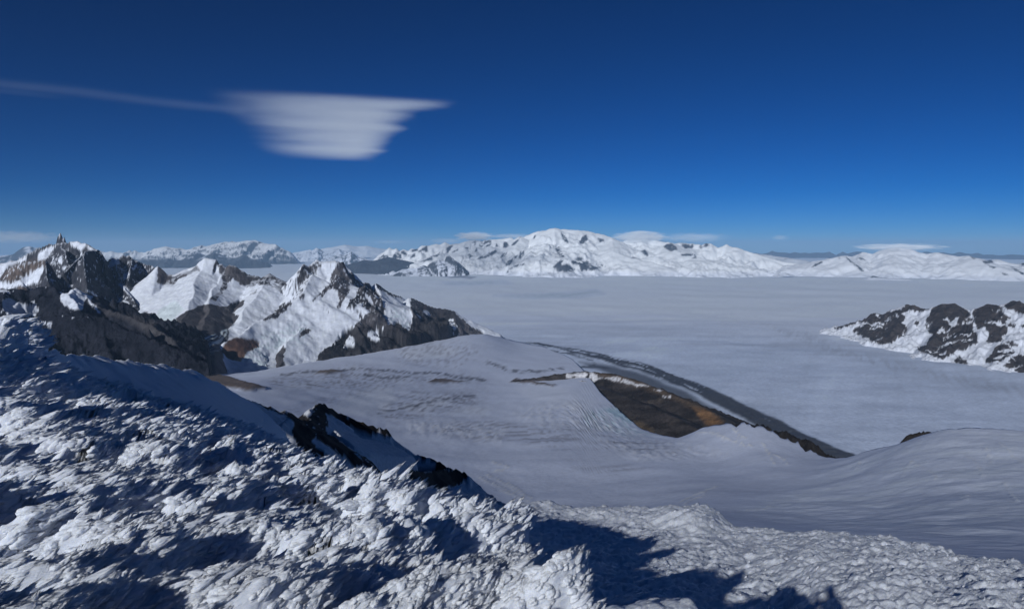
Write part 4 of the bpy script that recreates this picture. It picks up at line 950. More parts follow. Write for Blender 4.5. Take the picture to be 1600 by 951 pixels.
# black rock spur below the near snow slope
def build_rock_spur():
    A, D, X, Y = polar(330, 850, 280, 62, 420, 200, True)
    def q(a, b, d):
        return (340 + a / 3.077, 520 + b / 3.077, d)
    R = [(crest3(q(60, 262, 105), q(130, 305, 120), q(200, 330, 130), q(290, 382, 145), q(350, 392, 160), q(395, 425, 180), q(430, 410, 230), q(465, 355, 280), q(490, 335, 290), q(520, 341, 295), q(600, 377, 300), q(700, 427, 300), q(780, 450, 305), q(830, 462, 310), q(855, 492, 310), q(900, 530, 310), q(960, 575, 310), q(1030, 600, 305), q(1100, 640, 300), q(1160, 662, 295), q(1195, 690, 290), q(1215, 740, 290)), 0.85, 22, 0.8, 0.5)]
    R.append((crest3(q(355, 455, 105), q(395, 400, 118), q(440, 480, 125), q(520, 490, 150), q(600, 520, 170), q(700, 590, 185), q(800, 625, 200), q(900, 655, 225), q(1000, 662, 250), q(1070, 650, 280), q(1130, 660, 292)), 1.1, 12, 0.75, 0.6))
    Z, drop = heights(X, Y, R, 9, 40, 501)
    k = smooth(0, 10, drop)
    base = tps_pixels([(400, 660, 150), (480, 720, 100), (560, 720, 120), (640, 780, 130), (700, 790, 150), (560, 690, 200), (640, 710, 250), (690, 735, 260), (760, 790, 250), (800, 800, 300), (500, 660, 230), (400, 610, 250), (440, 660, 250), (540, 680, 240)], reg=1e-2)(A, D)
    # a shelf of snow lies between the two rock bands
    bx, by = project(X, Y, base)
    shelf = smooth(-2, 5, poly_dist(bx, by, zk(505, 440, 600, 462, 700, 492, 780, 505, 880, 540, 975, 598, 950, 612, 870, 612, 800, 605, 730, 590, 650, 555, 590, 515, 550, 478)))
    Z = np.where(shelf > 0.02, np.maximum(Z, base - 12 * (1 - shelf)), Z)
    k = k * (1 - shelf)
    Z = Z + (1 - 0.9 * shelf) * 3.0 * (ridged(X / 16, Y / 16, 5, 503) - 0.5) * (0.25 + 0.75 * k) + 0.7 * fbm(X / 3.5, Y / 3.5, 4, 504)
    m = Mask(X, Y, Z, 2.4, 0.12, 506)
    fine = fbm(X / 3, Y / 3 + Z / 3, 4, 507)
    rk = np.zeros(X.shape)
    for poly in (zk(110, 285, 200, 322, 290, 374, 360, 382, 395, 380, 440, 405, 470, 345, 490, 328, 520, 333, 600, 368, 700, 418, 790, 442, 850, 470, 855, 500, 770, 492, 700, 482, 600, 455, 525, 445, 518, 470, 560, 485, 590, 520, 650, 565, 740, 600, 810, 612, 870, 640, 940, 660, 1010, 668, 1060, 650, 1120, 645, 970, 602, 960, 590, 1000, 582, 1100, 632, 1190, 662, 1202, 692, 1160, 735, 1100, 740, 1135, 775, 1180, 805, 1130, 800, 1090, 780, 1050, 740, 1075, 800, 1045, 790, 1010, 755, 960, 790, 905, 778, 850, 730, 770, 684, 700, 640, 650, 640, 600, 592, 560, 560, 520, 540, 470, 500, 445, 520, 500, 570, 555, 622, 480, 618, 470, 600, 400, 615, 385, 540, 355, 470, 372, 430, 330, 400, 250, 370, 180, 332),):
        rk = np.maximum(rk, m(poly, soft=1.0))
    rk = np.maximum(rk, 0.0)
    sn = np.maximum(1 - rk, smooth(0.3, 0.6, shelf))
    nx, ny, nz = slope_of(X, Y, Z)
    sn = np.maximum(sn, 0.75 * smooth(0.80, 0.90, nz + 0.06 * fine) * smooth(0.15, 0.3, fbm(X / 5, Y / 9, 4, 509)))
    sn = np.maximum(sn, m(zk(1035, 735, 1070, 760, 1090, 775, 1050, 765)))
    # snow fills the hollows and smooths them
    Z = Z - 0.0
    c = rock_colors(X, Y, Z, C(0.012, 0.011, 0.012), C(0.042, 0.036, 0.033), 511, 12)
    brn = m(zk(440, 420, 490, 335, 600, 375, 780, 450, 740, 480, 560, 440), soft=4) + m(zk(1080, 660, 1190, 670, 1190, 700, 1110, 735), soft=4)
    c = paint(c, 0.7 * np.clip(brn, 0, 1), rock_colors(X, Y, Z, C(0.016, 0.013, 0.012), C(0.045, 0.034, 0.028), 512, 8))
    c = paint(c, smooth(0.4, 0.6, sn), C(0.70, 0.71, 0.75))
    me = grid_mesh("rock_spur", X, Y, Z, np.clip(c, 0.006, 0.9))
    o = link("rock_spur", me, terrain_mat("black_rock", 1.0, 0.35, 0.85, 0.35))
    set_props(o, "black rock spur with snow gullies dropping below the near snow slope", "rock", "structure")
# ------------------------------------------------------------------ near snow slope, plastered with rime
S1 = [(-100, 951, 6.2), (200, 951, 5.6), (400, 951, 5.2), (600, 951, 5.0), (800, 951, 5.0), (1000, 951, 6.0), (1050, 1000, 4.6), (0, 850, 9), (300, 850, 9), (600, 850, 9), (850, 850, 12), (0, 750, 14), (300, 750, 15), (600, 760, 19), (700, 790, 26), (745, 790, 28),
      (0, 650, 20), (200, 650, 24), (400, 690, 35), (470, 722, 37), (0, 590, 26), (130, 600, 36), (300, 625, 45), (430, 690, 50), (0, 508, 31), (-200, 480, 29), (62, 532, 37), (140, 556, 44), (215, 566, 50), (300, 582, 57), (355, 606, 61), (400, 632, 64), (450, 675, 60), (470, 712, 52), (560, 728, 40), (620, 770, 33),
      (-400, 900, 6), (-400, 600, 20)]
S2 = [(1030, 951, 10.4), (1100, 951, 11.4), (1280, 920, 12.6), (1240, 945, 12.2), (1600, 951, 13), (1600, 886, 26), (1450, 856, 30), (1300, 833, 33), (1160, 826, 34.5), (1130, 808, 36.5), (1000, 795, 37), (830, 783, 37), (745, 791, 33), (905, 820, 31), (1000, 870, 21), (1280, 880, 17), (1500, 900, 17), (880, 850, 25), (1800, 900, 22), (2000, 960, 14), (1100, 1100, 5.5), (1500, 1150, 6)]
EDGE = [(700, 786, 30), (740, 791, 27), (790, 808, 21), (840, 835, 15.5), (874, 861, 12.3), (878, 886, 10.6), (905, 890, 9.6), (950, 903, 8.6), (1005, 925, 7.3), (1031, 941, 6.6), (1070, 975, 5.4), (1200, 1150, 2.8)]
RIM = [(-700, 440, 29), (-400, 460, 29), (-200, 480, 29), (-100, 495, 30), (0, 508, 31), (62, 532, 37), (140, 556, 44), (215, 566, 50), (300, 582, 57), (355, 606, 61), (400, 632, 64), (450, 675, 60), (470, 712, 53), (520, 722, 45), (560, 728, 40), (620, 770, 33), (680, 786, 31), (745, 790, 31), (830, 783, 36.5), (1000, 795, 37), (1115, 800, 36.5), (1128, 806, 36), (1145, 822, 35), (1160, 826, 34.5), (1300, 833, 33), (1450, 856, 30), (1600, 886, 26), (1800, 925, 21), (2400, 1000, 15)]
FS = 1.35                       # scale of the near slope
EDGE = [(700, 786, 40), (740, 791, 35), (790, 808, 25.5), (840, 835, 16.5), (874, 861, 10.8), (878, 886, 8.6), (905, 890, 8.2), (950, 903, 7.3), (1005, 925, 6.3), (1031, 941, 5.8), (1070, 975, 4.9), (1200, 1150, 2.8)]
S1 = [(x, y, d * FS) for x, y, d in S1 if (x, y) not in ((850, 850), (1000, 951), (1050, 1000), (745, 790), (700, 790))] + EDGE[:-1]
S2 = [(x, y, d * (1.5 if d < 22 else 1.38)) for x, y, d in S2]
RIM = [(x, y, d * (FS if x < 800 else 1.38)) for x, y, d in RIM]
WIND = math.radians(46)          # the rime feathers lean this way (bearing)

def rime(x, y, size, seed, stretch=2.0):
    """cauliflower heads drawn out along the wind: returns height 0..1"""
    cw, sw = math.cos(WIND), math.sin(WIND)
    a = x * sw + y * cw              # along the wind
    b = x * cw - y * sw              # across
    f, r = worley(a / (size * stretch) + 0.25 * perlin(x / size, y / size, seed + 5), b / size + 0.25 * perlin(x / size, y / size, seed + 6), seed)
    return np.sqrt(np.clip(1 - (f * 1.15) ** 2, 0, 1)) * (0.55 + 0.45 * r)

def build_foreground():
    nc, nr, ns = 1010, 510, 12
    pxs = np.linspace(-200, 1800, nc)
    az = np.array([az_of(p) for p in pxs])
    rim_az = [az_of(q[0], q[1]) for q in RIM]
    dm = np.interp(az, rim_az, [q[2] for q in RIM])
    d0 = 2.6
    t = np.linspace(0, 1, nr)[:, None] ** 0.8
    D = d0 * (dm[None, :] / d0) ** t
    sk = np.linspace(0, 1, ns + 1)[1:, None]
    D = np.vstack([D, dm[None, :] * (1 + 0.5 * sk ** 1.4)])
    A = np.broadcast_to(az, D.shape)
    X, Y = D * np.sin(A), D * np.cos(A)
    over = np.clip(D - dm[None, :], 0, None)
    def surf(f):
        return f(A, np.minimum(D, dm[None, :]))
    za = surf(tps_pixels(S1, reg=1e-3)); zb = surf(tps_pixels(S2, reg=1e-3))
    e = np.array([P(*q) for q in EDGE])
    wob = 0.45 * fbm(X / 1.8, Y / 1.8, 4, 601) * np.clip(D / 16, 0.5, 1.5)
    ed, _, side, _ = seg_dist(X, Y, e[:, :2])
    right = smooth(-0.15, 0.5, ed * side + wob)      # + = right of the edge (its points run towards the camera)
    Z = za + (zb - za) * right
    Z = Z - 2.4 * smooth(0.45, 0.95, D / dm[None, :]) * smooth(az_of(420), az_of(500), A) * smooth(az_of(760), az_of(660), A) * (1 - right)
    Z = Z - over * 1.15
    px, py = project(X, Y, Z)
    left = 1 - right
    # smooth wind-scoured slope on the far left flank
    flank = smooth(-6, 10, poly_dist(px + 14 * fbm(X / 4, Y / 4, 3, 603), py + 9 * fbm(X / 4, Y / 4, 3, 604), [(60, 545), (140, 540), (220, 550), (320, 575), (420, 630), (480, 715), (430, 690), (380, 668), (330, 650), (250, 628), (190, 605), (110, 590), (70, 570)])) * left
    cw, sw = math.cos(WIND), math.sin(WIND)
    along = X * sw + Y * cw; across = X * cw - Y * sw
    warp = 0.35 * fbm(X / 2.2, Y / 2.2, 3, 605)
    big = fbm(along / 5.2 + warp, across / 2.6 + warp, 3, 607)
    big2 = fbm(along / 1.9 + warp, across / 0.85, 3, 608)
    clump = smooth(-0.08, 0.34, 1.25 * big + 0.5 * big2)
    up = 0.35
    ahead = 1.25 * fbm((along + up) / 5.2 + warp, across / 2.6 + warp, 3, 607) + 0.5 * fbm((along + up) / 1.9 + warp, across / 0.85, 3, 608)
    windward = smooth(-0.10, 0.14, ahead - 1.25 * big - 0.5 * big2)     # the side of a clump that faces the wind carries the heads
    sc = np.clip(D / 14, 0.6, 1.15) * (1 - 0.6 * smooth(0.55, 1.0, D / dm[None, :]) * smooth(az_of(330), az_of(450), A))       # clumps are larger on the exposed far slope
    r1 = rime(X, Y, 0.42, 611, 2.3)
    r2 = rime(X, Y, 0.19, 613, 2.0)
    r3 = rime(X, Y, 0.085, 614, 1.6)
    h_left = -0.42 * sc + 0.95 * (clump - 0.5) * sc + 0.22 * big2 * sc + clump * (0.22 * r1 * sc ** 0.5 + 0.10 * r2 + 0.045 * r3) + (1 - clump) * (0.03 * r2 + 0.05 * fbm(along / 1.2, across / 0.25, 3, 616))
    # finer, flatter scales on the lower slope to the right
    s1 = rime(X, Y, 0.34, 621, 1.8); s2 = rime(X, Y, 0.15, 622, 1.6)
    bigr = fbm(along / 4.0, across / 1.6, 4, 623)
    h_right = 0.26 * bigr + 0.15 * s1 * (0.5 + smooth(-0.3, 0.3, bigr)) + 0.085 * s2 + 0.07 * fbm(along / 0.7, across / 0.3, 3, 625)
    h = h_left * left * (1 - flank) + h_right * right + flank * 0.16 * fbm(X / 2.6, Y / 1.6, 4, 631)
    # a rounded boss of rime on the outer rim
    lump = smooth(1.0, 0.3, np.hypot((px - 1075) / 75, (py - 812) / 26)) * right
    h = h + lump * 0.55 * (0.4 + rime(X, Y, 1.0, 641))
    crestl = smooth(8, 0, np.abs(D - dm[None, :])) * (1 - smooth(az_of(300), az_of(420), A))
    h = h + crestl * 1.1 * np.clip(fbm(X / 4, Y / 4, 3, 651) + 0.1, 0, 1)
    fade = 1 - smooth(0, 6, over)
    h = h * fade * (smooth(2.2, 4.2, D) * left + smooth(4.5, 8.5, D) * right)
    Z = Z + h
    # feathers lean downwind, tips overhanging
    lean = np.clip(h + 0.1, 0, 1.2) * (0.6 * left * (1 - flank) + 0.3 * right)
    lean = lean * (0.35 + 0.65 * smooth(0.2, 2.0, ed))
    X = X + lean * sw; Y = Y + lean * cw
    c = np.broadcast_to(C(0.79, 0.825, 0.90), X.shape + (3,)).copy()
    me = grid_mesh("snow_slope", X, Y, Z, c)
    slope = link("snow_slope", me, RIME_MAT)
    set_props(slope, "near snow slope crusted with feathery wind-blown rime", "snow slope", "structure")
    # ---- rime heads scattered over the slope: the large ones singly, the small ones as one mass
    rng = np.random.default_rng(77)
    variants = [rime_head(i) for i in range(6)]
    wgt = (clump ** 2.2 * (0.12 + 0.88 * windward) * (0.25 + r1) * left * (1 - flank) * (D > 4.4) * (1 - smooth(1000, 1060, px)) + 0.07 * right * s1 * (0.3 + bigr.clip(0, 1))) * (over <= 0)
    nz = slope_of(X, Y, Z)[2]
    wgt = wgt + 0.8 * smooth(0.62, 0.3, nz) * left * (1 - flank) * (over <= 0) * (D > 4.4)
    vis = (px > -120) & (px < 1720) & (py < 1010)
    wgt = (wgt * vis).ravel()
    n_small = 19000
    idx = rng.choice(wgt.size, n_small, replace=False, p=wgt / wgt.sum())
    co = np.stack([X.ravel()[idx], Y.ravel()[idx], Z.ravel()[idx]], -1)
    dd = D.ravel()[idx]; lf = left.ravel()[idx]
    size = np.clip(0.0105 * dd, 0.08, 0.24) * np.clip(np.exp(rng.normal(0, 0.42, n_small)), 0.3, 1.7) * (0.25 + 0.75 * lf)
    co[:, 2] -= 0.22 * size
    rot = np.stack([rng.normal(0, 0.25, n_small), -0.22 + rng.normal(0, 0.16, n_small), math.pi / 2 - WIND + rng.normal(0, 0.22, n_small)], -1)
    scatter("rime_feathers", co, rot, size, rng.integers(0, 6, n_small), variants, slope)
    big_w = (clump ** 2 * (0.1 + windward) * r1 * left * (1 - flank) * (over <= 0) * vis * (D > 7) * (px < 1015)).ravel()
    idx = rng.choice(big_w.size, 260, replace=False, p=big_w / big_w.sum())
    for k, i in enumerate(idx):
        o = link("rime_clump", variants[k % 6], None, slope)
        s = float(np.clip(0.021 * D.flat[i], 0.14, 0.46) * (0.6 + 0.6 * rng.random()))
        o.location = (X.flat[i], Y.flat[i], Z.flat[i] - 0.1 * s)
        o.rotation_euler = (rng.normal(0, 0.2), -0.10 + rng.normal(0, 0.15), math.pi / 2 - WIND + rng.normal(0, 0.25))
        o.scale = (s * (1.0 + 0.5 * rng.random()), s, s * 0.9)
    return slope

RIME_MAT = terrain_mat("rime_snow", 15.0, 0.06, 0.7, 0.05, stretch=(0.22, 1.0, 0.8), spec=0.1, snow_relief=1.0, turn=-(math.pi / 2 - WIND))
_b = RIME_MAT.node_tree.nodes["Principled BSDF"]      # light seeps a few centimetres into the rime
_b.inputs["Subsurface Weight"].default_value = 0.7
_b.inputs["Subsurface Radius"].default_value = (1.0, 1.1, 1.3)
_b.inputs["Subsurface Scale"].default_value = 0.035

LG = (0.85, 1.2, 1.5, 1.0, 1.75, 1.25)      # how far each kind of head is drawn out downwind

def rime_head(i):
    """a cauliflower-like head of rime, blunt towards the wind and drawn out to a point downwind (+x)"""
    import bmesh
    rng = np.random.default_rng(900 + i)
    bm = bmesh.new()
    bmesh.ops.create_icosphere(bm, subdivisions=4, radius=1.0)
    bm.verts.ensure_lookup_table()
    v = np.array([w.co[:] for w in bm.verts]); f = np.array([[q.index for q in p.verts] for p in bm.faces])
    bm.free()
    def bumps(n, amp):
        c = rng.normal(size=(n, 3)); c /= np.linalg.norm(c, axis=1)[:, None]
        d = np.sqrt(((v[:, None, :] - c[None]) ** 2).sum(-1)).min(1)
        r = 1.9 / math.sqrt(n)
        return amp * np.sqrt(np.clip(1 - (d / r) ** 2, 0, 1))
    rad = 0.70 + bumps(12, 0.22) + bumps(48, 0.12) + bumps(220, 0.05)
    p = v * rad[:, None]
    x = p[:, 0]
    taper = np.where(x > 0, 1 - 0.62 * np.clip(x, 0, 1.2), 1.0)
    spikes = np.clip(perlin(v[:, 1] * 5 + i, v[:, 2] * 5, 5) + 0.2, 0, 1)
    p[:, 0] = np.where(x > 0, x * (LG[i] + 0.35 * LG[i] * spikes), x * 0.9)
    p[:, 1] *= taper * (0.60 - 0.07 * LG[i])
    p[:, 2] *= taper * (0.50 - 0.07 * LG[i])
    p[:, 2] += 0.12 * np.clip(p[:, 0], 0, 3) ** 1.3
    me = raw_mesh("rime_clump", p, f, np.tile(C(0.79, 0.825, 0.90), (len(p), 1)))
    me.materials.append(RIME_MAT)
    return me

def scatter(name, co, rot, size, pick, variants, parent):
    """one mass of instances: points carrying turn, size and kind, realised by a node group"""
    me = bpy.data.meshes.new(name)
    me.vertices.add(len(co)); me.vertices.foreach_set("co", co.astype(np.float32).ravel())
    for nm, tp, key, arr in (("turn", 'FLOAT_VECTOR', "vector", rot), ("size", 'FLOAT', "value", size), ("pick", 'INT', "value", pick)):
        at = me.attributes.new(nm, tp, 'POINT')
        at.data.foreach_set(key, np.asarray(arr, np.int32 if tp == 'INT' else np.float32).ravel())
    o = link(name, me, None, parent)
    o["kind"] = "stuff"
    src = bpy.data.collections.new(name + "_shapes")
    for i, vm in enumerate(variants):
        src.objects.link(bpy.data.objects.new("%s_shape_%d" % (name, i), vm))
    ng = bpy.data.node_groups.new(name, 'GeometryNodeTree')
    ng.interface.new_socket("Geometry", in_out='INPUT', socket_type='NodeSocketGeometry')
    ng.interface.new_socket("Geometry", in_out='OUTPUT', socket_type='NodeSocketGeometry')
    n, l = ng.nodes, ng.links
    gi, go = n.new("NodeGroupInput"), n.new("NodeGroupOutput")
    ci = n.new("GeometryNodeCollectionInfo"); ci.inputs["Collection"].default_value = src
    ci.inputs["Separate Children"].default_value = True; ci.inputs["Reset Children"].default_value = True
    ip = n.new("GeometryNodeInstanceOnPoints"); ip.inputs["Pick Instance"].default_value = True
    def attr(nm, tp):
        a = n.new("GeometryNodeInputNamedAttribute"); a.data_type = tp; a.inputs["Name"].default_value = nm
        return a.outputs[0]
    l.new(gi.outputs[0], ip.inputs["Points"]); l.new(ci.outputs[0], ip.inputs["Instance"])
    l.new(attr("pick", 'INT'), ip.inputs["Instance Index"]); l.new(attr("turn", 'FLOAT_VECTOR'), ip.inputs["Rotation"])
    l.new(attr("size", 'FLOAT'), ip.inputs["Scale"])
    l.new(ip.outputs[0], go.inputs[0])
    md = o.modifiers.new("scatter", 'NODES'); md.node_group = ng
    return o
# ------------------------------------------------------------------ haze
def box_mesh(name, lo, hi):
    v = np.array([(x, y, z) for x in (lo[0], hi[0]) for y in (lo[1], hi[1]) for z in (lo[2], hi[2])])
    f = np.array([(0, 1, 3, 2), (4, 6, 7, 5), (0, 4, 5, 1), (2, 3, 7, 6), (0, 2, 6, 4), (1, 5, 7, 3)])
    return raw_mesh(name, v, f, None, False)

def build_haze():
    me = box_mesh("haze", (-180000, -6000, -400), (180000, 178000, 3150))
    m = bpy.data.materials.new("haze"); m.use_nodes = True
    n, l = m.node_tree.nodes, m.node_tree.links
    n.clear()
    out = n.new("ShaderNodeOutputMaterial"); v = n.new("ShaderNodeVolumePrincipled")
    v.inputs["Color"].default_value = (0.48, 0.72, 1.0, 1)
    v.inputs["Density"].default_value = HAZE_DENSITY
    v.inputs["Anisotropy"].default_value = 0.0
    l.new(v.outputs[0], out.inputs["Volume"])
    o = link("haze", me, m)
    o["kind"] = "stuff"

HAZE_DENSITY = 8.5e-6

# ------------------------------------------------------------------ clouds
def cloud_material(name, density, build_shape, aniso=-0.3):
    m = bpy.data.materials.new(name); m.use_nodes = True
    n, l = m.node_tree.nodes, m.node_tree.links
    n.clear()
    out = n.new("ShaderNodeOutputMaterial"); v = n.new("ShaderNodeVolumePrincipled")
    v.inputs["Color"].default_value = (0.90, 0.95, 1.0, 1)
    v.inputs["Anisotropy"].default_value = aniso
    l.new(v.outputs[0], out.inputs["Volume"])
    tc = n.new("ShaderNodeTexCoord")
    def math_(op, a, b=None, c=None, clamp=False):
        q = n.new("ShaderNodeMath"); q.operation = op; q.use_clamp = clamp
        for i, x in enumerate((a, b, c)):
            if x is None:
                continue
            if isinstance(x, (int, float)):
                q.inputs[i].default_value = x
            else:
                l.new(x, q.inputs[i])
        return q.outputs[0]
    def ramp(x, lo, hi):
        q = n.new("ShaderNodeMapRange"); q.interpolation_type = 'SMOOTHSTEP'
        l.new(x, q.inputs["Value"]); q.inputs["From Min"].default_value = lo; q.inputs["From Max"].default_value = hi
        return q.outputs[0]
    def noise(scale, stretch, detail=4, rough=0.55, off=0.0, tilt=0.0):
        mp = n.new("ShaderNodeMapping"); mp.inputs["Scale"].default_value = stretch; mp.inputs["Rotation"].default_value = (0, 0, tilt); mp.inputs["Location"].default_value = (off, off * 0.7, off * 0.3)
        l.new(tc.outputs["Object"], mp.inputs["Vector"])
        q = n.new("ShaderNodeTexNoise"); q.inputs["Scale"].default_value = scale; q.inputs["Detail"].default_value = detail; q.inputs["Roughness"].default_value = rough
        l.new(mp.outputs[0], q.inputs["Vector"])
        return q.outputs["Fac"]
    sp = n.new("ShaderNodeSeparateXYZ"); l.new(tc.outputs["Object"], sp.inputs[0])
    d = build_shape(math_, ramp, noise, sp.outputs[0], sp.outputs[1], sp.outputs[2], tc)
    l.new(math_('MULTIPLY', d, density), v.inputs["Density"])
    return m

def cloud_sheet(label, px0, px1, py_top, py_bot, height, thick, density, shape):
    """a thin level layer of cloud `height` above the eye; object x runs across (-1..1), y away (-1 near .. 1 far)"""
    top = P((px0 + px1) / 2, py_top, 1.0)[2] - H; bot = P((px0 + px1) / 2, py_bot, 1.0)[2] - H
    near, far = height / top, height / bot
    az = az_of((px0 + px1) / 2, (py_top + py_bot) / 2)
    mid = (near + far) / 2
    half_w = mid * math.tan((az_of(px1, py_top) - az_of(px0, py_top)) / 2)
    me = box_mesh("cloud", (-1, -1, -1), (1, 1, 1))
    o = link("cloud", me, cloud_material("cloud_sheet", density, shape))
    o.location = (mid * math.sin(az), mid * math.cos(az), H + height)
    o.rotation_euler = (0, 0, -az)
    o.scale = (half_w, (far - near) / 2, thick / 2)
    set_props(o, label, "cloud", None, "clouds in the deep blue sky")

def cloud_puff(label, px, py, d, w_px, h_px, depth, density, seed, flat=0.0, cut=0.45, stretch=(1, 1, 1), group="small clouds resting on the far peaks"):
    c = P(px, py, d)
    s = d / FPX
    import bmesh
    bm = bmesh.new(); bmesh.ops.create_icosphere(bm, subdivisions=3, radius=1.0)
    me = bpy.data.meshes.new("cloud"); bm.to_mesh(me); bm.free()
    def shape(math_, ramp, noise, x, y, z, tc):
        r = math_('ADD', math_('ADD', math_('MULTIPLY', x, x), math_('MULTIPLY', y, y)), math_('MULTIPLY', z, z))
        body = math_('SUBTRACT', 1.0, math_('SQRT', r))
        nz = noise(2.8, stretch, 6, 0.65, seed * 3.7)
        return ramp(math_('ADD', body, math_('MULTIPLY', math_('SUBTRACT', nz, 0.5), 2.4)), 0.10, cut)
    o = link("cloud", me, cloud_material("cloud_puff", density, shape))
    o.location = c
    o.rotation_euler = (0, 0, -math.atan2(c[0], c[1]))
    o.scale = (w_px * s / 2, depth / 2, h_px * s / 2)
    set_props(o, label, "cloud", None, group)

def build_clouds():
    def lens(math_, ramp, noise, x, y, z, tc):
        # ragged right-hand end stepping in as the sheet recedes, soft left-hand end, long streaks across
        st = noise(1.0, (0.9, 3.4, 0.2), 5, 0.55, 2.0, 0.06)
        st2 = noise(1.0, (1.1, 12.0, 0.2), 4, 0.55, 9.0, 0.09)
        jag = math_('ADD', math_('MULTIPLY', math_('SUBTRACT', st, 0.5), 0.50), math_('MULTIPLY', math_('SUBTRACT', st2, 0.5), 0.10))
        near = ramp(y, -0.72, -0.95)
        redge = math_('ADD', math_('ADD', math_('MULTIPLY', y, -0.04), 0.54), math_('ADD', math_('MULTIPLY', near, 0.22), jag))
        right = ramp(math_('SUBTRACT', redge, x), -0.08, 0.30)
        ledge = math_('ADD', math_('MULTIPLY', y, 0.06), -0.55)
        left = ramp(math_('ADD', math_('SUBTRACT', x, ledge), math_('MULTIPLY', jag, 0.5)), -0.20, 0.85)
        ends = math_('MULTIPLY', ramp(math_('ADD', y, math_('MULTIPLY', jag, 0.10)), -1.0, -0.82), ramp(math_('ADD', y, math_('MULTIPLY', jag, 0.7)), 1.0, 0.40))
        body = math_('MULTIPLY', math_('MULTIPLY', right, left), ends)
        tex = math_('ADD', 0.42, math_('MULTIPLY', ramp(math_('ADD', math_('MULTIPLY', st, 0.7), math_('MULTIPLY', st2, 0.3)), 0.25, 0.75), 0.75))
        return math_('MULTIPLY', math_('MULTIPLY', body, tex), ramp(math_('ABSOLUTE', z), 1.0, 0.4))
    cloud_sheet("large pale lens-shaped cloud with a ragged right end, alone in the blue sky", 335, 690, 145, 252, 5300, 260, 1.45e-3, lens)
    def tail(math_, ramp, noise, x, y, z, tc):
        # two faint threads, one fading in towards the lens cloud
        st = noise(1.0, (0.6, 5.0, 0.2), 4, 0.55, 4.0)
        wob = math_('MULTIPLY', math_('SUBTRACT', noise(1.0, (1.3, 0.1, 0.1), 2, 0.5, 6.0), 0.5), 0.5)
        c1 = math_('ADD', math_('MULTIPLY', x, 0.20), math_('ADD', wob, 0.15))
        b1 = ramp(math_('ABSOLUTE', math_('SUBTRACT', y, c1)), 0.55, 0.0)
        c2 = math_('ADD', math_('MULTIPLY', x, 0.15), 0.72)
        b2 = math_('MULTIPLY', ramp(math_('ABSOLUTE', math_('SUBTRACT', y, c2)), 0.16, 0.0), ramp(x, -0.2, -0.6))
        ends = ramp(math_('ABSOLUTE', x), 1.0, 0.86)
        return math_('MULTIPLY', math_('MULTIPLY', math_('MAXIMUM', b1, b2), ends), math_('MULTIPLY', math_('ADD', 0.25, st), ramp(math_('ABSOLUTE', z), 1.0, 0.3)))
    cloud_sheet("long faint streak of cloud trailing off to the left of the lens cloud", -60, 420, 126, 166, 5300, 220, 1.3e-4, tail)
    cloud_puff("small white puff on the massif's left shoulder", 741, 369, 43500, 66, 15, 2500, 1.6e-3, 1)
    cloud_puff("thin white veil along the massif's left skyline", 800, 369, 43800, 80, 9, 2200, 5e-4, 2, stretch=(1.6, 1, 1))
    cloud_puff("dark blue shaded lens beside the massif's left shoulder", 700, 376, 52000, 66, 9, 3000, 1.5e-4, 3)
    cloud_puff("white cloud bank boiling over the massif right of its summit", 1000, 371, 42800, 92, 22, 3000, 1.6e-3, 4)
    cloud_puff("thin cloud trailing over the massif's right ridge", 1085, 371, 42500, 110, 16, 2500, 3e-4, 5, stretch=(1.4, 1, 1))
    cloud_puff("tiny lone cloud hanging right of the white massif", 1219, 371, 52000, 28, 9, 1500, 3e-4, 6)
    cloud_puff("flat cap cloud over the white volcano", 1405, 386, 42300, 122, 11, 3500, 9e-4, 7, stretch=(1.6, 1, 1))
    cloud_puff("grey banner cloud behind the granite spire", 20, 370, 16000, 120, 18, 1500, 6e-4, 8, stretch=(1.8, 1, 1))
    cloud_puff("faint dark wisp low over the horizon above the rocky peak", 608, 378, 70000, 60, 6, 2500, 1.2e-4, 9, stretch=(1.8, 1, 1))

# ------------------------------------------------------------------ the summit behind the camera and the photographer whose shadow falls on the snow
def build_summit():
    n = 90
    x = np.linspace(-9, 8, n)[None, :] + np.zeros((n, 1)); y = np.linspace(-12, 4.0, n)[:, None] + np.zeros((1, n))
    z = H - 1.74 - 0.26 * np.clip(y, 0, 9) ** 1.15 - 0.10 * np.clip(-y - 1.5, 0, 20) - 0.30 * np.clip(x - 0.6, 0, 9) - 0.05 * np.clip(-x - 1, 0, 9) + 0.05 * fbm(x / 0.8, y / 0.8, 4, 701) * smooth(0.3, 1.2, np.hypot(x, y + 0.3))
    me = grid_mesh("snow_summit", x, y, z, np.broadcast_to(C(0.79, 0.825, 0.90), x.shape + (3,)).copy())
    o = link("snow_summit", me, RIME_MAT)
    set_props(o, "rounded snow top on which the photographer stands", "snow slope", "structure")

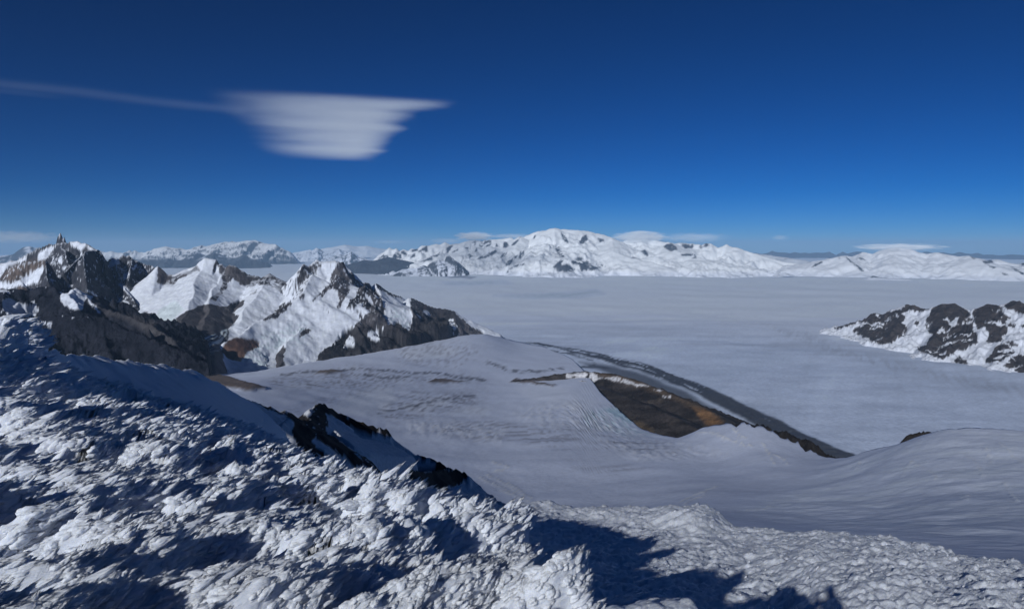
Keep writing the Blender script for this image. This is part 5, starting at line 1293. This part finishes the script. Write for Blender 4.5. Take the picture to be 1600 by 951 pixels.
def build_person():
    g = H - 1.76
    root = bpy.data.objects.new("person", None)
    root.location = (0.0, -0.34, g); col.objects.link(root)
    set_props(root, "person in a hooded jacket and trousers whose shadow falls on the lower snow slope", "person")
    def skin(name, verts, edges, radii, mat, sub=2):
        me = bpy.data.meshes.new(name); me.from_pydata(verts, edges, [])
        o = link(name, me, mat, root)
        md = o.modifiers.new("skin", 'SKIN')
        for i, r in enumerate(radii):
            me.skin_vertices[0].data[i].radius = r if isinstance(r, tuple) else (r, r)
        me.skin_vertices[0].data[0].use_root = True
        sb = o.modifiers.new("sub", 'SUBSURF'); sb.levels = sub; sb.render_levels = sub
        return o
    def cloth(name, c):
        m = bpy.data.materials.new(name); m.use_nodes = True
        b = m.node_tree.nodes["Principled BSDF"]; b.inputs["Roughness"].default_value = 0.8
        nz = m.node_tree.nodes.new("ShaderNodeTexNoise"); nz.inputs["Scale"].default_value = 30
        mx = m.node_tree.nodes.new("ShaderNodeMix"); mx.data_type = 'RGBA'; mx.inputs[6].default_value = (*c, 1); mx.inputs[7].default_value = (*[q * 0.6 for q in c], 1)
        m.node_tree.links.new(nz.outputs["Fac"], mx.inputs[0]); m.node_tree.links.new(mx.outputs[2], b.inputs["Base Color"])
        return m
    # one continuous body: pelvis, trunk, neck, head, arms raised to hold the camera, legs, boots
    V = [(0, 0, 0.95), (0, 0.01, 1.15), (0, 0.02, 1.38), (0, 0.03, 1.50), (0, 0.05, 1.60), (0, 0.07, 1.70), (0, 0.07, 1.80),
         (0.20, 0.02, 1.44), (0.34, 0.10, 1.22), (0.16, 0.30, 1.55), (-0.20, 0.02, 1.44), (-0.34, 0.10, 1.22), (-0.16, 0.30, 1.55),
         (0.11, 0, 0.90), (0.13, 0.03, 0.50), (0.14, -0.02, 0.10), (0.15, 0.16, 0.05), (-0.11, 0, 0.90), (-0.13, 0.03, 0.50), (-0.14, -0.02, 0.10), (-0.15, 0.16, 0.05)]
    E = [(0, 1), (1, 2), (2, 3), (3, 4), (4, 5), (5, 6), (2, 7), (7, 8), (8, 9), (2, 10), (10, 11), (11, 12), (0, 13), (13, 14), (14, 15), (15, 16), (0, 17), (17, 18), (18, 19), (19, 20)]
    Rr = [(0.17, 0.13), (0.16, 0.13), (0.17, 0.13), 0.075, 0.085, (0.105, 0.12), (0.09, 0.10), 0.085, 0.07, 0.048, 0.085, 0.07, 0.048, 0.11, 0.085, 0.075, 0.055, 0.11, 0.085, 0.075, 0.055]
    skin("body", V, E, Rr, cloth("jacket", (0.05, 0.07, 0.12)))
    skin("hood", [(0, -0.03, 1.52), (0, -0.02, 1.66), (0, 0.0, 1.80), (0, 0.04, 1.86)], [(0, 1), (1, 2), (2, 3)], [(0.12, 0.08), (0.135, 0.09), (0.12, 0.09), (0.05, 0.05)], cloth("hood", (0.05, 0.07, 0.12)))
    for s in (1, -1):
        for k in range(4):
            x = s * (0.15 - 0.0 * k); z = 1.545 + 0.022 * k
            skin("finger", [(x, 0.29, z), (x - s * 0.03, 0.33, z), (x - s * 0.06, 0.335, z), (x - s * 0.08, 0.325, z)], [(0, 1), (1, 2), (2, 3)], [0.012, 0.011, 0.010, 0.008], cloth("glove", (0.02, 0.02, 0.02)), 1)
        skin("thumb", [(s * 0.16, 0.28, 1.545), (s * 0.13, 0.27, 1.575), (s * 0.105, 0.275, 1.60)], [(0, 1), (1, 2)], [0.014, 0.012, 0.010], cloth("glove", (0.02, 0.02, 0.02)), 1)
for _build in (build_ice_field, build_central_peak, build_domed_peak, build_towers, build_dark_slopes, build_right_ridge, build_far, build_plateau, build_brown_hill, build_lip_rocks,
               build_rock_spur, build_foreground, build_summit, build_person, build_haze, build_clouds):
    _build()
